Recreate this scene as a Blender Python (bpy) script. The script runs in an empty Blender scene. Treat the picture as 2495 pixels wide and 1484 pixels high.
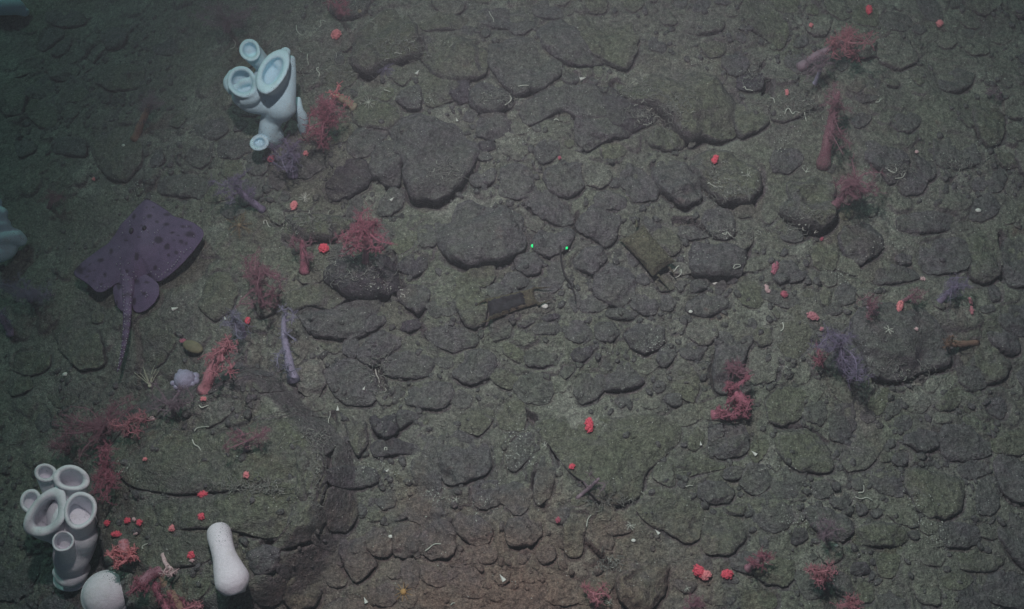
import bpy, math, random
import numpy as np
from mathutils import Vector, Matrix

random.seed(7)
rng = np.random.default_rng(11)
scene = bpy.context.scene
COL = scene.collection
R = math.radians

# ------------------------------------------------------------------ camera
TILT = R(18.0); DIST = 3.2; WID = 3.0
cam_d = bpy.data.cameras.new("camera")
cam_d.sensor_width = 36.0
cam_d.lens = 36.0 * DIST / WID
cam_d.clip_start = 0.05
cam_d.clip_end = 200.0
cam = bpy.data.objects.new("camera", cam_d)
cam.location = (0.0, -DIST * math.sin(TILT), DIST * math.cos(TILT))
cam.rotation_euler = (TILT, 0.0, 0.0)
COL.objects.link(cam)
scene.camera = cam

# ------------------------------------------------------------------ light
SUN_DIR = Vector((-0.40, 0.72, 0.72)).normalized()        # towards the light
world = bpy.data.worlds.new("World")
scene.world = world
world.use_nodes = True
wn = world.node_tree
for n in list(wn.nodes): wn.nodes.remove(n)
wo = wn.nodes.new('ShaderNodeOutputWorld')
wb = wn.nodes.new('ShaderNodeBackground')
ws = wn.nodes.new('ShaderNodeTexSky')
ws.sky_type = 'NISHITA'; ws.sun_disc = False
ws.sun_elevation = math.asin(SUN_DIR.z)
ws.sun_rotation = math.atan2(SUN_DIR.x, SUN_DIR.y)
wb.inputs['Strength'].default_value = 0.010
wn.links.new(ws.outputs[0], wb.inputs[0]); wn.links.new(wb.outputs[0], wo.inputs[0])

sd = bpy.data.lights.new("sun", 'SUN')
sd.energy = 0.54; sd.angle = R(1.5); sd.color = (0.42, 1.0, 0.80)
sun = bpy.data.objects.new("sun", sd); COL.objects.link(sun)
sun.rotation_euler = SUN_DIR.to_track_quat('Z', 'Y').to_euler()

# the diving vehicle's floodlight, whose pool of light the photograph shows
ld = bpy.data.lights.new("flood_lamp", 'SPOT')
ld.energy = 285.0; ld.color = (1.0, 0.945, 0.935); ld.shadow_soft_size = 0.05
ld.spot_size = R(82); ld.spot_blend = 1.0
lamp = bpy.data.objects.new("flood_lamp", ld); COL.objects.link(lamp)
lamp.location = (-0.30, 0.45, 3.1)
lamp.rotation_euler = (Vector(lamp.location) - Vector((0.42, -0.40, 0))).to_track_quat('Z', 'Y').to_euler()

scene.view_settings.view_transform = 'Standard'
scene.view_settings.look = 'None'
scene.view_settings.exposure = 0.10
scene.view_settings.gamma = 1.0
scene.view_settings.use_curve_mapping = False
scene.cycles.volume_step_rate = 4.0

# ------------------------------------------------------------------ sea water as one even box of haze
hz_me = bpy.data.meshes.new("haze")
_x, _y, _a, _b = 16.0, 16.0, -3.0, 3.6
hz_me.from_pydata([(x, y, z) for z in (_a, _b) for x, y in ((-_x, -_y), (_x, -_y), (_x, _y), (-_x, _y))], [], [(3, 2, 1, 0), (4, 5, 6, 7), (0, 1, 5, 4), (1, 2, 6, 5), (2, 3, 7, 6), (3, 0, 4, 7)])
hzm = bpy.data.materials.new("haze_water"); hzm.use_nodes = True
_n = hzm.node_tree
for n in list(_n.nodes): _n.nodes.remove(n)
_o = _n.nodes.new('ShaderNodeOutputMaterial'); _v = _n.nodes.new('ShaderNodeVolumePrincipled')
_v.inputs['Color'].default_value = (0.72, 0.72, 0.82, 1); _v.inputs['Density'].default_value = 0.040; _v.inputs['Anisotropy'].default_value = 0.0
_n.links.new(_v.outputs[0], _o.inputs['Volume'])
hz_me.materials.append(hzm)
haze = bpy.data.objects.new("haze", hz_me); haze['kind'] = 'stuff'; haze['label'] = "slightly milky sea water all around"; haze['category'] = "sea water"; COL.objects.link(haze)

# ------------------------------------------------------------------ noise
def _h(ix, iy, s):
    n = (ix.astype(np.int64) * 374761393 + iy.astype(np.int64) * 668265263 + s * 982451653) & 0xFFFFFFFF
    n = ((n ^ (n >> 13)) * 1274126177) & 0xFFFFFFFF
    n = (n ^ (n >> 16)) & 0xFFFFFFFF
    return n / 4294967295.0

def vnoise(x, y, s=0):
    x = np.asarray(x, float); y = np.asarray(y, float)
    ix = np.floor(x); iy = np.floor(y); fx = x - ix; fy = y - iy
    fx = fx * fx * (3 - 2 * fx); fy = fy * fy * (3 - 2 * fy)
    a = _h(ix, iy, s); b = _h(ix + 1, iy, s); c = _h(ix, iy + 1, s); d = _h(ix + 1, iy + 1, s)
    return (a * (1 - fx) + b * fx) * (1 - fy) + (c * (1 - fx) + d * fx) * fy

def fbm(x, y, f, o=4, s=0):
    t = 0; a = 1.0; n = 0
    x = np.asarray(x, float); y = np.asarray(y, float)
    for k in range(o):
        t = t + a * (vnoise(x * f, y * f, s + k * 17) - 0.5); n += a; a *= 0.5; f *= 2.07
    return t / n * 2

def sstep(a, b, x):
    t = np.clip((np.asarray(x, float) - a) / (b - a), 0, 1)
    return t * t * (3 - 2 * t)

# ------------------------------------------------------------------ picture -> place
CT, ST = math.cos(TILT), math.sin(TILT)
def ray(dx, dy):
    k = WID / DIST / 2495.0
    u = (dx - 1247.5) * k; v = -(dy - 742.0) * k
    return np.array([u, v * CT + ST, v * ST - CT])

def G(x, y):
    """large forms of the sea bed"""
    x = np.asarray(x, float); y = np.asarray(y, float)
    z = -0.42 * sstep(-0.62, -1.9, x + 0.18 * y * 0 + 0.06 * fbm(x, y, 1.5, 2, 5))
    z = z - 0.16 * sstep(1.0, 2.2, x)
    z = z - 0.14 * sstep(0.5, 1.4, y) * sstep(-0.2, -1.0, x)
    # outcrop at lower left
    u = (x + 0.87) / 0.36; v = (y + 0.56) / 0.33
    d = np.sqrt(u * u + v * v) + 0.20 * fbm(x, y, 4, 3, 9)
    z = z + 0.13 * sstep(1.15, 0.86, d)
    z = z + 0.045 * fbm(x, y, 1.7, 3, 31) + 0.018 * fbm(x, y, 6, 3, 41)
    far = sstep(1.8, 4.5, np.sqrt(x * x + y * y))
    z = z + far * 0.35 * fbm(x, y, 0.35, 3, 77)
    return z

_GS = 0.02; _gx = np.arange(-3.0, 3.0, _GS); _gy = np.arange(-2.2, 2.6, _GS)
_GG = G(*np.meshgrid(_gx, _gy)).tolist()
def Gf(x, y):
    u = (x + 3.0) / _GS; v = (y + 2.2) / _GS
    i = min(max(int(u), 0), len(_gx) - 2); j = min(max(int(v), 0), len(_gy) - 2); u -= i; v -= j
    return (_GG[j][i] * (1 - u) + _GG[j][i + 1] * u) * (1 - v) + (_GG[j + 1][i] * (1 - u) + _GG[j + 1][i + 1] * u) * v

def V(dx, dy, h=0.0):
    """point h metres above the bed seen at (dx,dy) of the 2495 px wide picture"""
    d = ray(dx, dy); c = np.array(cam.location)
    z = 0.0
    for _ in range(14):
        t = (z - c[2]) / d[2]; p = c + d * t
        z = 0.4 * z + 0.6 * (Gf(p[0], p[1]) + h)
    t = (z - c[2]) / d[2]
    return c + d * t

def VZ(dx, dy, z):
    d = ray(dx, dy); c = np.array(cam.location)
    return c + d * ((z - c[2]) / d[2])

PX = WID / 2495.0
OX = [0, 880, 1760, 2622]; OY = {'A': 0, 'B': 700, 'C': 1395}
def tp(tile, x, y):
    q = 900.0 / 1908.0; k = 2495.0 / 3522.0
    return ((OX[int(tile[1]) - 1] + x * q) * k, (OY[tile[0]] + y * q) * k)

# ------------------------------------------------------------------ mesh helpers
def link(o, parent=None):
    COL.objects.link(o)
    if parent is not None: o.parent = parent
    return o

def tag(o, label=None, cat=None, group=None, kind=None):
    if label: o['label'] = label
    if cat: o['category'] = cat
    if group: o['group'] = group
    if kind: o['kind'] = kind
    return o

def mk(name, verts, faces, mat, parent=None, smooth=True, origin=None):
    me = bpy.data.meshes.new(name)
    verts = np.asarray(verts, float)
    if origin is not None: verts = verts - np.asarray(origin, float)
    me.from_pydata(verts.tolist(), [], faces)
    if smooth: me.polygons.foreach_set('use_smooth', [True] * len(me.polygons))
    me.materials.append(mat); me.update()
    o = bpy.data.objects.new(name, me)
    link(o, parent)
    if origin is not None:
        o.location = Vector([float(a) for a in origin])
        if parent is not None: o.location = o.location - parent.location
    elif parent is not None:
        o.location = -parent.location
    return o

def empty(name, loc):
    o = bpy.data.objects.new(name, None); o.empty_display_size = 0.02
    o.location = Vector([float(a) for a in loc]); link(o); return o

class MB:
    def __init__(s): s.v = []; s.f = []; s.n = 0
    def add(s, v, f):
        v = np.asarray(v, float); s.v.append(v)
        s.f += [tuple(i + s.n for i in q) for q in f]; s.n += len(v)
    def loft(s, rings, cap0=True, cap1=True):
        n = len(rings[0]); m = len(rings)
        f = []
        for i in range(m - 1):
            for j in range(n):
                k = (j + 1) % n
                f.append((i * n + j, i * n + k, (i + 1) * n + k, (i + 1) * n + j))
        if cap0: f.append(tuple(range(n - 1, -1, -1)))
        if cap1: f.append(tuple((m - 1) * n + j for j in range(n)))
        s.add(np.concatenate(rings), f)
    def sweep(s, pts, rad, n=6, flat=1.0, cap=True):
        pts = np.asarray(pts, float); m = len(pts)
        if np.isscalar(rad): rad = [rad] * m
        t = np.gradient(pts, axis=0); t /= (np.linalg.norm(t, axis=1)[:, None] + 1e-9)
        a = np.array([0, 0, 1.0]) if abs(t[0][2]) < 0.9 else np.array([1.0, 0, 0])
        rings = []
        an = np.linspace(0, 2 * math.pi, n, endpoint=False)
        for i in range(m):
            b = np.cross(t[i], a); b /= (np.linalg.norm(b) + 1e-9); a = np.cross(b, t[i])
            rings.append(pts[i] + rad[i] * (np.cos(an)[:, None] * b + np.sin(an)[:, None] * a * flat))
        s.loft(rings, cap, cap)
    def ball(s, c, r, n=8, m=5, sc=(1, 1, 1), jit=0.0):
        rings = []; an = np.linspace(0, 2 * math.pi, n, endpoint=False)
        for i in range(m):
            p = math.pi * (i + 0.5) / m
            q = np.stack([np.cos(an) * math.sin(p) * sc[0], np.sin(an) * math.sin(p) * sc[1], np.full(n, -math.cos(p)) * sc[2]], 1)
            if jit: q = q * (1 + jit * rng.standard_normal((n, 1)))
            rings.append(np.asarray(c) + r * q)
        s.loft(rings)
    def build(s, name, mat, parent=None, smooth=True, origin=None):
        return mk(name, np.concatenate(s.v), s.f, mat, parent, smooth, origin)

def spline(P, n):
    P = np.asarray(P, float); m = len(P)
    if m == 2: return np.array([P[0] + (P[1] - P[0]) * t for t in np.linspace(0, 1, n)])
    Q = np.vstack([2 * P[0] - P[1], P, 2 * P[-1] - P[-2]])
    out = []
    for t in np.linspace(0, m - 1 - 1e-6, n):
        i = int(t); u = t - i
        p0, p1, p2, p3 = Q[i], Q[i + 1], Q[i + 2], Q[i + 3]
        out.append(0.5 * (2 * p1 + (p2 - p0) * u + (2 * p0 - 5 * p1 + 4 * p2 - p3) * u * u + (3 * p1 - p0 - 3 * p2 + p3) * u ** 3))
    return np.array(out)

# ------------------------------------------------------------------ materials
def new_mat(name):
    m = bpy.data.materials.new(name); m.use_nodes = True
    nt = m.node_tree
    return m, nt, nt.nodes['Principled BSDF']

def N(nt, t, **kw):
    n = nt.nodes.new(t)
    for k, v in kw.items():
        if k in n.inputs: n.inputs[k].default_value = v
        else: setattr(n, k, v)
    return n

def ramp(nt, src, stops):
    r = nt.nodes.new('ShaderNodeValToRGB')
    e = r.color_ramp.elements
    e[0].position, e[0].color = stops[0][0], (*stops[0][1], 1)
    e[1].position, e[1].color = stops[-1][0], (*stops[-1][1], 1)
    for p, c in stops[1:-1]:
        q = e.new(p); q.color = (*c, 1)
    nt.links.new(src, r.inputs[0]); return r.outputs[0]

def mixc(nt, fac, a, b, mode='MIX'):
    m = nt.nodes.new('ShaderNodeMix'); m.data_type = 'RGBA'; m.blend_type = mode
    if isinstance(fac, (int, float)): m.inputs[0].default_value = fac
    else: nt.links.new(fac, m.inputs[0])
    for s, i in ((a, 6), (b, 7)):
        if isinstance(s, tuple): m.inputs[i].default_value = (*s, 1)
        else: nt.links.new(s, m.inputs[i])
    return m.outputs[2]

def math_(nt, op, a, b=0.0, clamp=False):
    m = nt.nodes.new('ShaderNodeMath'); m.operation = op; m.use_clamp = clamp
    for s, i in ((a, 0), (b, 1)):
        if isinstance(s, (int, float)): m.inputs[i].default_value = s
        else: nt.links.new(s, m.inputs[i])
    return m.outputs[0]

def bed_material(name, rock, sed, cover, pale=0.0):
    """rock with drifted sediment lying on what faces up; cover 0..1 = how much sediment"""
    m, nt, b = new_mat(name); L = nt.links.new
    geo = N(nt, 'ShaderNodeNewGeometry'); pos = geo.outputs['Position']
    def noise(scale, det=4, rough=0.6, off=0.0):
        n = N(nt, 'ShaderNodeTexNoise', Scale=scale, Detail=det, Roughness=rough)
        if off:
            mp = N(nt, 'ShaderNodeMapping'); mp.inputs['Location'].default_value = (off, off * 1.7, -off)
            L(pos, mp.inputs[0]); L(mp.outputs[0], n.inputs['Vector'])
        else: L(pos, n.inputs['Vector'])
        return n.outputs[0]
    big = noise(1.6, 3); mid = noise(9, 5, 0.65, 3.1); fine = noise(70, 4, 0.7, 7.7); tiny = noise(330, 2, 0.7, 1.3)
    sepn = N(nt, 'ShaderNodeSeparateXYZ'); L(geo.outputs['True Normal'], sepn.inputs[0])
    up = math_(nt, 'MULTIPLY', math_(nt, 'SUBTRACT', sepn.outputs[2], 0.55), 2.0, True)
    f = math_(nt, 'ADD', math_(nt, 'MULTIPLY', math_(nt, 'SUBTRACT', mid, 0.5), 2.6), math_(nt, 'MULTIPLY', math_(nt, 'SUBTRACT', big, 0.5), 2.0))
    f = math_(nt, 'ADD', f, cover)
    f = math_(nt, 'MULTIPLY', math_(nt, 'ADD', f, 0.0, True), up, True)
    # kinds of sediment: green film, pale silt, brownish
    sc = mixc(nt, ramp(nt, noise(2.7, 4, 0.6, 12.0), [(0.40, (0, 0, 0)), (0.62, (1, 1, 1))]), sed, (sed[0] * 0.90, sed[1] * 0.97, sed[2] * 0.88))
    sc = mixc(nt, ramp(nt, noise(4.2, 4, 0.7, 22.0), [(0.55, (0, 0, 0)), (0.75, (0.6, 0.6, 0.6))]), sc, (sed[0] * 1.22, sed[1] * 1.15, sed[2] * 1.0))
    if pale: sc = mixc(nt, ramp(nt, noise(6.5, 4, 0.6, 33.0), [(0.52, (0, 0, 0)), (0.66, (pale, pale, pale))]), sc, (0.33, 0.345, 0.30))
    rk = mixc(nt, ramp(nt, noise(14, 4, 0.7, 5.0), [(0.40, (0, 0, 0)), (0.65, (1, 1, 1))]), rock, (rock[0] * 1.25, rock[1] * 1.12, rock[2] * 1.22))
    c = mixc(nt, f, rk, sc)
    # brown-red crust patches on the bed (lower middle) and small ones elsewhere
    sp = N(nt, 'ShaderNodeSeparateXYZ'); L(pos, sp.inputs[0])
    dx = math_(nt, 'MULTIPLY', math_(nt, 'SUBTRACT', sp.outputs[0], -0.02), 1.35); dy = math_(nt, 'MULTIPLY', math_(nt, 'SUBTRACT', sp.outputs[1], -0.86), 2.6)
    rr = math_(nt, 'SQRT', math_(nt, 'ADD', math_(nt, 'MULTIPLY', dx, dx), math_(nt, 'MULTIPLY', dy, dy)))
    rr = math_(nt, 'SUBTRACT', math_(nt, 'ADD', 0.95, math_(nt, 'MULTIPLY', math_(nt, 'SUBTRACT', mid, 0.5), 1.4)), rr)
    c = mixc(nt, math_(nt, 'MULTIPLY', rr, 1.0, True), c, (0.285, 0.195, 0.165))
    red = ramp(nt, noise(11, 3, 0.6, 41.0), [(0.70, (0, 0, 0)), (0.78, (0.35, 0.35, 0.35))])
    c = mixc(nt, red, c, (0.22, 0.09, 0.08))
    # fine mottling
    c = mixc(nt, 1.0, c, ramp(nt, fine, [(0.28, (0.48, 0.48, 0.50)), (0.5, (0.98, 0.98, 0.98)), (0.72, (1.45, 1.45, 1.42))]), 'MULTIPLY')
    c = mixc(nt, 1.0, c, ramp(nt, noise(165, 2, 0.7, 9.3), [(0.30, (0.68, 0.68, 0.68)), (0.5, (1.0, 1.0, 1.0)), (0.70, (1.36, 1.36, 1.34))]), 'MULTIPLY')
    c = mixc(nt, 1.0, c, ramp(nt, tiny, [(0.30, (0.62, 0.62, 0.62)), (0.5, (1.0, 1.0, 1.0)), (0.72, (1.42, 1.42, 1.40))]), 'MULTIPLY')
    # shell specks
    vo = N(nt, 'ShaderNodeTexVoronoi', Scale=95.0); L(pos, vo.inputs['Vector'])
    s1 = math_(nt, 'LESS_THAN', vo.outputs['Distance'], 0.13)
    sepc = N(nt, 'ShaderNodeSeparateColor'); L(vo.outputs['Color'], sepc.inputs[0])
    dens = math_(nt, 'ADD', math_(nt, 'MULTIPLY', noise(3.3, 3, 0.6, 60.0), -0.5), 1.13)
    s2 = math_(nt, 'GREATER_THAN', sepc.outputs[0], dens)
    c = mixc(nt, math_(nt, 'MULTIPLY', s1, s2), c, (0.66, 0.68, 0.64))
    L(c, b.inputs['Base Color'])
    b.inputs['Roughness'].default_value = 0.92
    b.inputs['Specular IOR Level'].default_value = 0.15
    hsum = math_(nt, 'ADD', math_(nt, 'MULTIPLY', noise(28, 5, 0.7, 2.0), 1.0), math_(nt, 'MULTIPLY', fine, 0.55))
    hsum = math_(nt, 'ADD', hsum, math_(nt, 'MULTIPLY', tiny, 0.20))
    bp = N(nt, 'ShaderNodeBump', Strength=1.0, Distance=0.024); L(hsum, bp.inputs['Height'])
    L(bp.outputs[0], b.inputs['Normal'])
    return m

M_BED = bed_material("bed_sediment", (0.150, 0.143, 0.146), (0.232, 0.238, 0.206), 0.95, 1.0)
M_ROCK = bed_material("rock_grey", (0.142, 0.141, 0.150), (0.182, 0.184, 0.170), 0.50)
M_OLIVE = bed_material("rock_olive_film", (0.15, 0.15, 0.15), (0.200, 0.206, 0.162), 0.95)
M_DARK = bed_material("rock_dark", (0.105, 0.10, 0.115), (0.148, 0.146, 0.135), 0.35)
ROCKM = {'r': M_ROCK, 'o': M_OLIVE, 'd': M_DARK, 'b': M_BED}

def plain(name, col, rough=0.7, var=0.25, scale=60, bump=0.3, dist=0.004, alpha=1.0, sss=0.0, spec=0.25):
    m, nt, b = new_mat(name); L = nt.links.new
    tc = N(nt, 'ShaderNodeTexCoord')
    n = N(nt, 'ShaderNodeTexNoise', Scale=scale, Detail=4.0, Roughness=0.65); L(tc.outputs['Object'], n.inputs['Vector'])
    c = ramp(nt, n.outputs[0], [(0.3, tuple(x * (1 - var) for x in col)), (0.7, tuple(min(1, x * (1 + var)) for x in col))])
    L(c, b.inputs['Base Color'])
    b.inputs['Roughness'].default_value = rough; b.inputs['Specular IOR Level'].default_value = spec
    b.inputs['Alpha'].default_value = alpha
    if sss:
        b.inputs['Subsurface Weight'].default_value = sss
        b.inputs['Subsurface Radius'].default_value = (0.02, 0.015, 0.012); b.inputs['Subsurface Scale'].default_value = 1.0
    bp = N(nt, 'ShaderNodeBump', Strength=bump, Distance=dist); L(n.outputs[0], bp.inputs['Height']); L(bp.outputs[0], b.inputs['Normal'])
    return m

def sponge_material(name, col, pore):
    m, nt, b = new_mat(name); L = nt.links.new
    tc = N(nt, 'ShaderNodeTexCoord'); o = tc.outputs['Object']
    n = N(nt, 'ShaderNodeTexNoise', Scale=9.0, Detail=3.0); L(o, n.inputs['Vector'])
    c = ramp(nt, n.outputs[0], [(0.35, tuple(x * 0.86 for x in col)), (0.65, col)])
    n2 = N(nt, 'ShaderNodeTexNoise', Scale=160.0, Detail=3.0); L(o, n2.inputs['Vector'])
    c = mixc(nt, 1.0, c, ramp(nt, n2.outputs[0], [(0.3, (0.94, 0.94, 0.94)), (0.7, (1.04, 1.04, 1.04))]), 'MULTIPLY')
    n4 = N(nt, 'ShaderNodeTexNoise', Scale=24.0, Detail=5.0, Roughness=0.7); L(o, n4.inputs['Vector'])
    c = mixc(nt, ramp(nt, n4.outputs[0], [(0.52, (0, 0, 0)), (0.72, (0.28, 0.28, 0.28))]), c, (0.50, 0.48, 0.42))
    v = N(nt, 'ShaderNodeTexVoronoi', Scale=170.0); L(o, v.inputs['Vector'])
    sp = math_(nt, 'LESS_THAN', v.outputs['Distance'], 0.22)
    n3 = N(nt, 'ShaderNodeTexNoise', Scale=11.0, Detail=2.0); L(o, n3.inputs['Vector'])
    sp = math_(nt, 'MULTIPLY', sp, ramp(nt, n3.outputs[0], [(pore, (0, 0, 0)), (pore + 0.06, (0.75, 0.75, 0.75))]))
    c = mixc(nt, sp, c, (0.10, 0.13, 0.15))
    L(c, b.inputs['Base Color'])
    b.inputs['Roughness'].default_value = 0.8; b.inputs['Specular IOR Level'].default_value = 0.2
    b.inputs['Subsurface Weight'].default_value = 0.25
    b.inputs['Subsurface Radius'].default_value = (0.02, 0.02, 0.02)
    bp = N(nt, 'ShaderNodeBump', Strength=0.5, Distance=0.008); L(n4.outputs[0], bp.inputs['Height']); L(bp.outputs[0], b.inputs['Normal'])
    return m

M_SPONGE = sponge_material("sponge_white", (0.90, 0.89, 0.96), 0.60)
M_SPONGEB = sponge_material("sponge_blue_white", (0.62, 0.84, 0.95), 0.56)
M_SPONGE2 = sponge_material("sponge_lilac", (0.86, 0.81, 0.90), 0.52)
M_SPIN = sponge_material("sponge_cream", (0.50, 0.47, 0.46), 0.60)
CC = {
 'pink': (0.58, 0.25, 0.30), 'red': (0.50, 0.14, 0.20), 'bright': (0.84, 0.13, 0.19), 'salmon': (0.86, 0.31, 0.34),
 'pale': (0.70, 0.50, 0.52), 'mauve': (0.34, 0.25, 0.31), 'purple': (0.31, 0.26, 0.40), 'lilac': (0.38, 0.36, 0.50),
 'dusk': (0.40, 0.20, 0.26), 'mauvered': (0.36, 0.17, 0.22), 'brown': (0.20, 0.16, 0.12), 'orange': (0.27, 0.17, 0.13), 'wine': (0.49, 0.18, 0.25), 'tan': (0.34, 0.30, 0.22),
}
CM = {k: plain("coral_" + k, v, 0.75, 0.25, 120, 0.3, 0.003, 1.0, 0.0) for k, v in CC.items()}
CT_ = {k: plain("tentacles_" + k, v, 0.75, 0.25, 120, 0.3, 0.003, {"dusk": 0.42, "wine": 0.48, "mauve": 0.40, "purple": 0.42, "lilac": 0.5, "mauvered": 0.55}.get(k, 0.75)) for k, v in CC.items()}
CT2 = {k: plain("stalk_" + k, v, 0.75, 0.35, 45, 0.6, 0.006, 0.8) for k, v in CC.items()}
M_WORM = plain("worm_tube_white", (0.58, 0.60, 0.54), 0.6, 0.2, 200)
M_WORMD = plain("twig_grey", (0.25, 0.25, 0.235), 0.8, 0.4, 200)
M_SHELL = plain("shell_white", (0.70, 0.72, 0.68), 0.5, 0.2, 150)

# ------------------------------------------------------------------ traced stones: tile, height (cm), stone kind, label, outline
S = []
def st(tile, H, k, pts, label=None): S.append((tile, H, k, label, pts))
st('A1',5,'o',[(640,480),(720,430),(900,430),(1020,470),(1020,560),(900,610),(780,620),(690,570)],"dim green flat boulder in the upper left with a dark curved crack under it")
st('A1',5,'o',[(160,760),(220,700),(330,690),(400,780),(380,880),(300,905),(220,860)])
st('A1',6,'o',[(640,1010),(760,930),(900,900),(1000,1000),(990,1130),(900,1250),(800,1270),(700,1180)],"broad dim green boulder midway between the left sponge edge and the tall white sponge")
st('A1',4,'r',[(1370,800),(1480,760),(1620,820),(1640,940),(1500,980),(1390,930)])
st('A1',4,'r',[(1330,1020),(1440,960),(1540,1000),(1520,1120),(1440,1200),(1350,1150)])
st('A1',4,'r',[(1130,1290),(1240,1260),(1350,1240),(1500,1290),(1490,1390),(1350,1410),(1160,1390)])
st('A1',3,'o',[(430,620),(560,580),(640,660),(580,720),(460,720)])
st('A1',4,'r',[(80,1020),(180,980),(240,1040),(220,1090),(120,1130)])
st('A1',3,'o',[(1240,840),(1320,780),(1350,850),(1300,905),(1230,900)])
st('A1',3,'r',[(1580,1010),(1800,980),(1820,1080),(1700,1140),(1590,1120)])
st('A1',4,'r',[(350,1010),(450,960),(600,1000),(600,1120),(450,1100),(370,1090)])
st('A1',3,'r',[(1080,290),(1200,240),(1280,330),(1240,380),(1120,370)])
st('A1',5,'r',[(300,60),(450,20),(560,60),(600,140),(480,170),(340,140)])
st('A1',5,'r',[(700,200),(800,140),(900,180),(880,300),(760,330)])
st('A2',9,'o',[(700,250),(790,110),(930,0),(1110,0),(1160,180),(1205,320),(960,370),(820,470),(720,430)],"large greenish boulder at the top edge right of the tall white sponge")
st('A2',7,'o',[(1190,350),(1300,250),(1450,220),(1640,240),(1700,430),(1600,510),(1420,530),(1300,490)],"wide flat slab right of the greenish top boulder, above the small domed rock")
st('A2',7,'r',[(1700,300),(1900,230),(2080,260),(2240,420),(2130,560),(2050,600),(1900,640),(1860,600),(1730,470)],"broad grey slab at the upper centre with a straight white worm along its lower edge")
st('A2',7,'r',[(1560,620),(1640,560),(1790,570),(1870,660),(1850,730),(1760,770),(1640,770),(1570,720)],"domed grey rock with a curled pale worm at its lower right corner")
st('A2',4,'d',[(1420,560),(1550,540),(1560,700),(1470,720),(1410,660)])
st('A2',4,'r',[(1610,890),(1650,800),(1760,780),(1860,850),(1850,940),(1730,985),(1620,970)],"flat round stone just below the domed grey rock, ringed by a thin crack")
st('A2',10,'r',[(960,900),(1100,800),(1300,770),(1480,880),(1600,960),(1590,1070),(1510,1230),(1400,1320),(1250,1405),(1190,1390),(1100,1280),(1080,1100),(980,1040)],"big smooth grey boulder narrowing to a point below, right of the tall white sponge")
st('A2',6,'r',[(1010,700),(1050,620),(1180,560),(1200,620),(1195,760),(1110,750)])
st('A2',6,'o',[(700,780),(760,720),(880,690),(1000,740),(1050,830),(960,910),(820,900),(710,860)],"green-filmed flat rock carrying a small pale feather star")
st('A2',9,'r',[(830,1090),(880,960),(1000,980),(1050,1100),(1030,1280),(920,1280),(820,1200)])
st('A2',7,'d',[(510,1300),(560,1150),(680,1100),(760,1120),(840,1230),(780,1330),(620,1400),(520,1400)])
st('A2',5,'r',[(680,930),(800,880),(960,930),(830,1080),(730,1120),(650,1050)])
st('A2',2,'r',[(1590,1100),(1660,1070),(1740,1140),(1650,1170)])
st('A2',4,'r',[(1560,1260),(1680,1180),(1760,1220),(1720,1310),(1620,1340),(1560,1310)])
st('A2',6,'r',[(1780,1190),(1900,1150),(2000,1180),(2030,1320),(1920,1410),(1800,1360)])
st('A2',4,'o',[(1190,480),(1300,490),(1500,540),(1420,700),(1240,740),(1210,640)])
st('A2',3,'d',[(1620,1010),(1730,1000),(1750,1060),(1650,1090)])
st('A2',4,'o',[(1190,130),(1330,70),(1330,40),(1550,110),(1460,180),(1230,190)])
st('A2',3,'r',[(1640,200),(1720,150),(1710,230),(1660,250)])
st('A2',5,'r',[(1560,40),(1680,20),(1880,10),(1900,150),(1760,170),(1640,120)])
st('A3',6,'r',[(210,620),(290,570),(470,590),(620,590),(650,720),(700,800),(480,830),(380,760),(280,800),(150,870),(70,770),(130,700)],"uneven grey slab at the upper centre, right of the curled pale worm")
st('A3',7,'r',[(470,840),(600,790),(900,800),(960,830),(850,950),(700,970),(560,1050),(490,980)],"grey rock ending in a sharp V-shaped lower point near the upper centre")
st('A3',9,'o',[(840,480),(1000,400),(1400,420),(1640,640),(1645,900),(1480,940),(1280,950),(1110,720),(950,700),(820,620)],"long green-dusted ledge overhanging a deep dark cleft full of worms")
st('A3',6,'d',[(620,600),(740,590),(860,670),(960,720),(1070,830),(900,910),(720,860),(650,700)])
st('A3',5,'o',[(1000,980),(1110,860),(1230,950),(1270,1030),(1180,1060),(1030,1040)])
st('A3',8,'r',[(1020,1190),(1110,1100),(1280,1130),(1310,1200),(1390,1270),(1380,1400),(1280,1450),(1200,1410),(1090,1320)],"dark-sided boulder wedged left of the rock with the bright red bud")
st('A3',8,'o',[(1330,1180),(1410,1080),(1600,1060),(1800,1150),(1830,1300),(1760,1420),(1620,1430),(1510,1380),(1400,1270)],"olive-topped boulder carrying one bright red coral bud")
st('A3',5,'r',[(230,1280),(260,1180),(370,1140),(500,1180),(520,1330),(420,1405),(300,1370)],"rounded grey rock with a tiny dark red spot at its upper edge")
st('A3',3,'r',[(710,1310),(740,1260),(800,1290),(790,1340),(730,1350)])
st('A3',3,'r',[(600,1410),(680,1370),(830,1420),(840,1500),(640,1520)])
st('A3',4,'o',[(1380,290),(1500,270),(1580,300),(1540,380),(1430,385)])
st('A3',3,'r',[(380,500),(480,510),(490,570),(430,600),(370,560)])
st('A3',3,'r',[(560,540),(630,540),(630,590),(570,590)])
st('A3',4,'r',[(20,1240),(100,1250),(170,1380),(60,1430),(-100,1390),(-60,1290)])
st('A3',6,'o',[(460,100),(640,60),(900,120),(920,300),(850,470),(700,400),(560,300)],"broad green-filmed mound near the top centre edge")
st('A3',5,'r',[(180,180),(350,100),(460,150),(560,290),(680,390),(540,440),(360,400),(240,310)])
st('A3',5,'d',[(1660,520),(1850,480),(1850,620),(1660,620)])
st('A3',6,'o',[(1650,700),(1830,720),(1900,850),(1700,960),(1650,900)])
st('A3',5,'r',[(0,20),(140,0),(170,160),(60,220),(-60,150)])
st('A4',4,'r',[(70,1150),(110,1060),(230,1050),(320,1130),(250,1200),(190,1240),(100,1220)])
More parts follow.
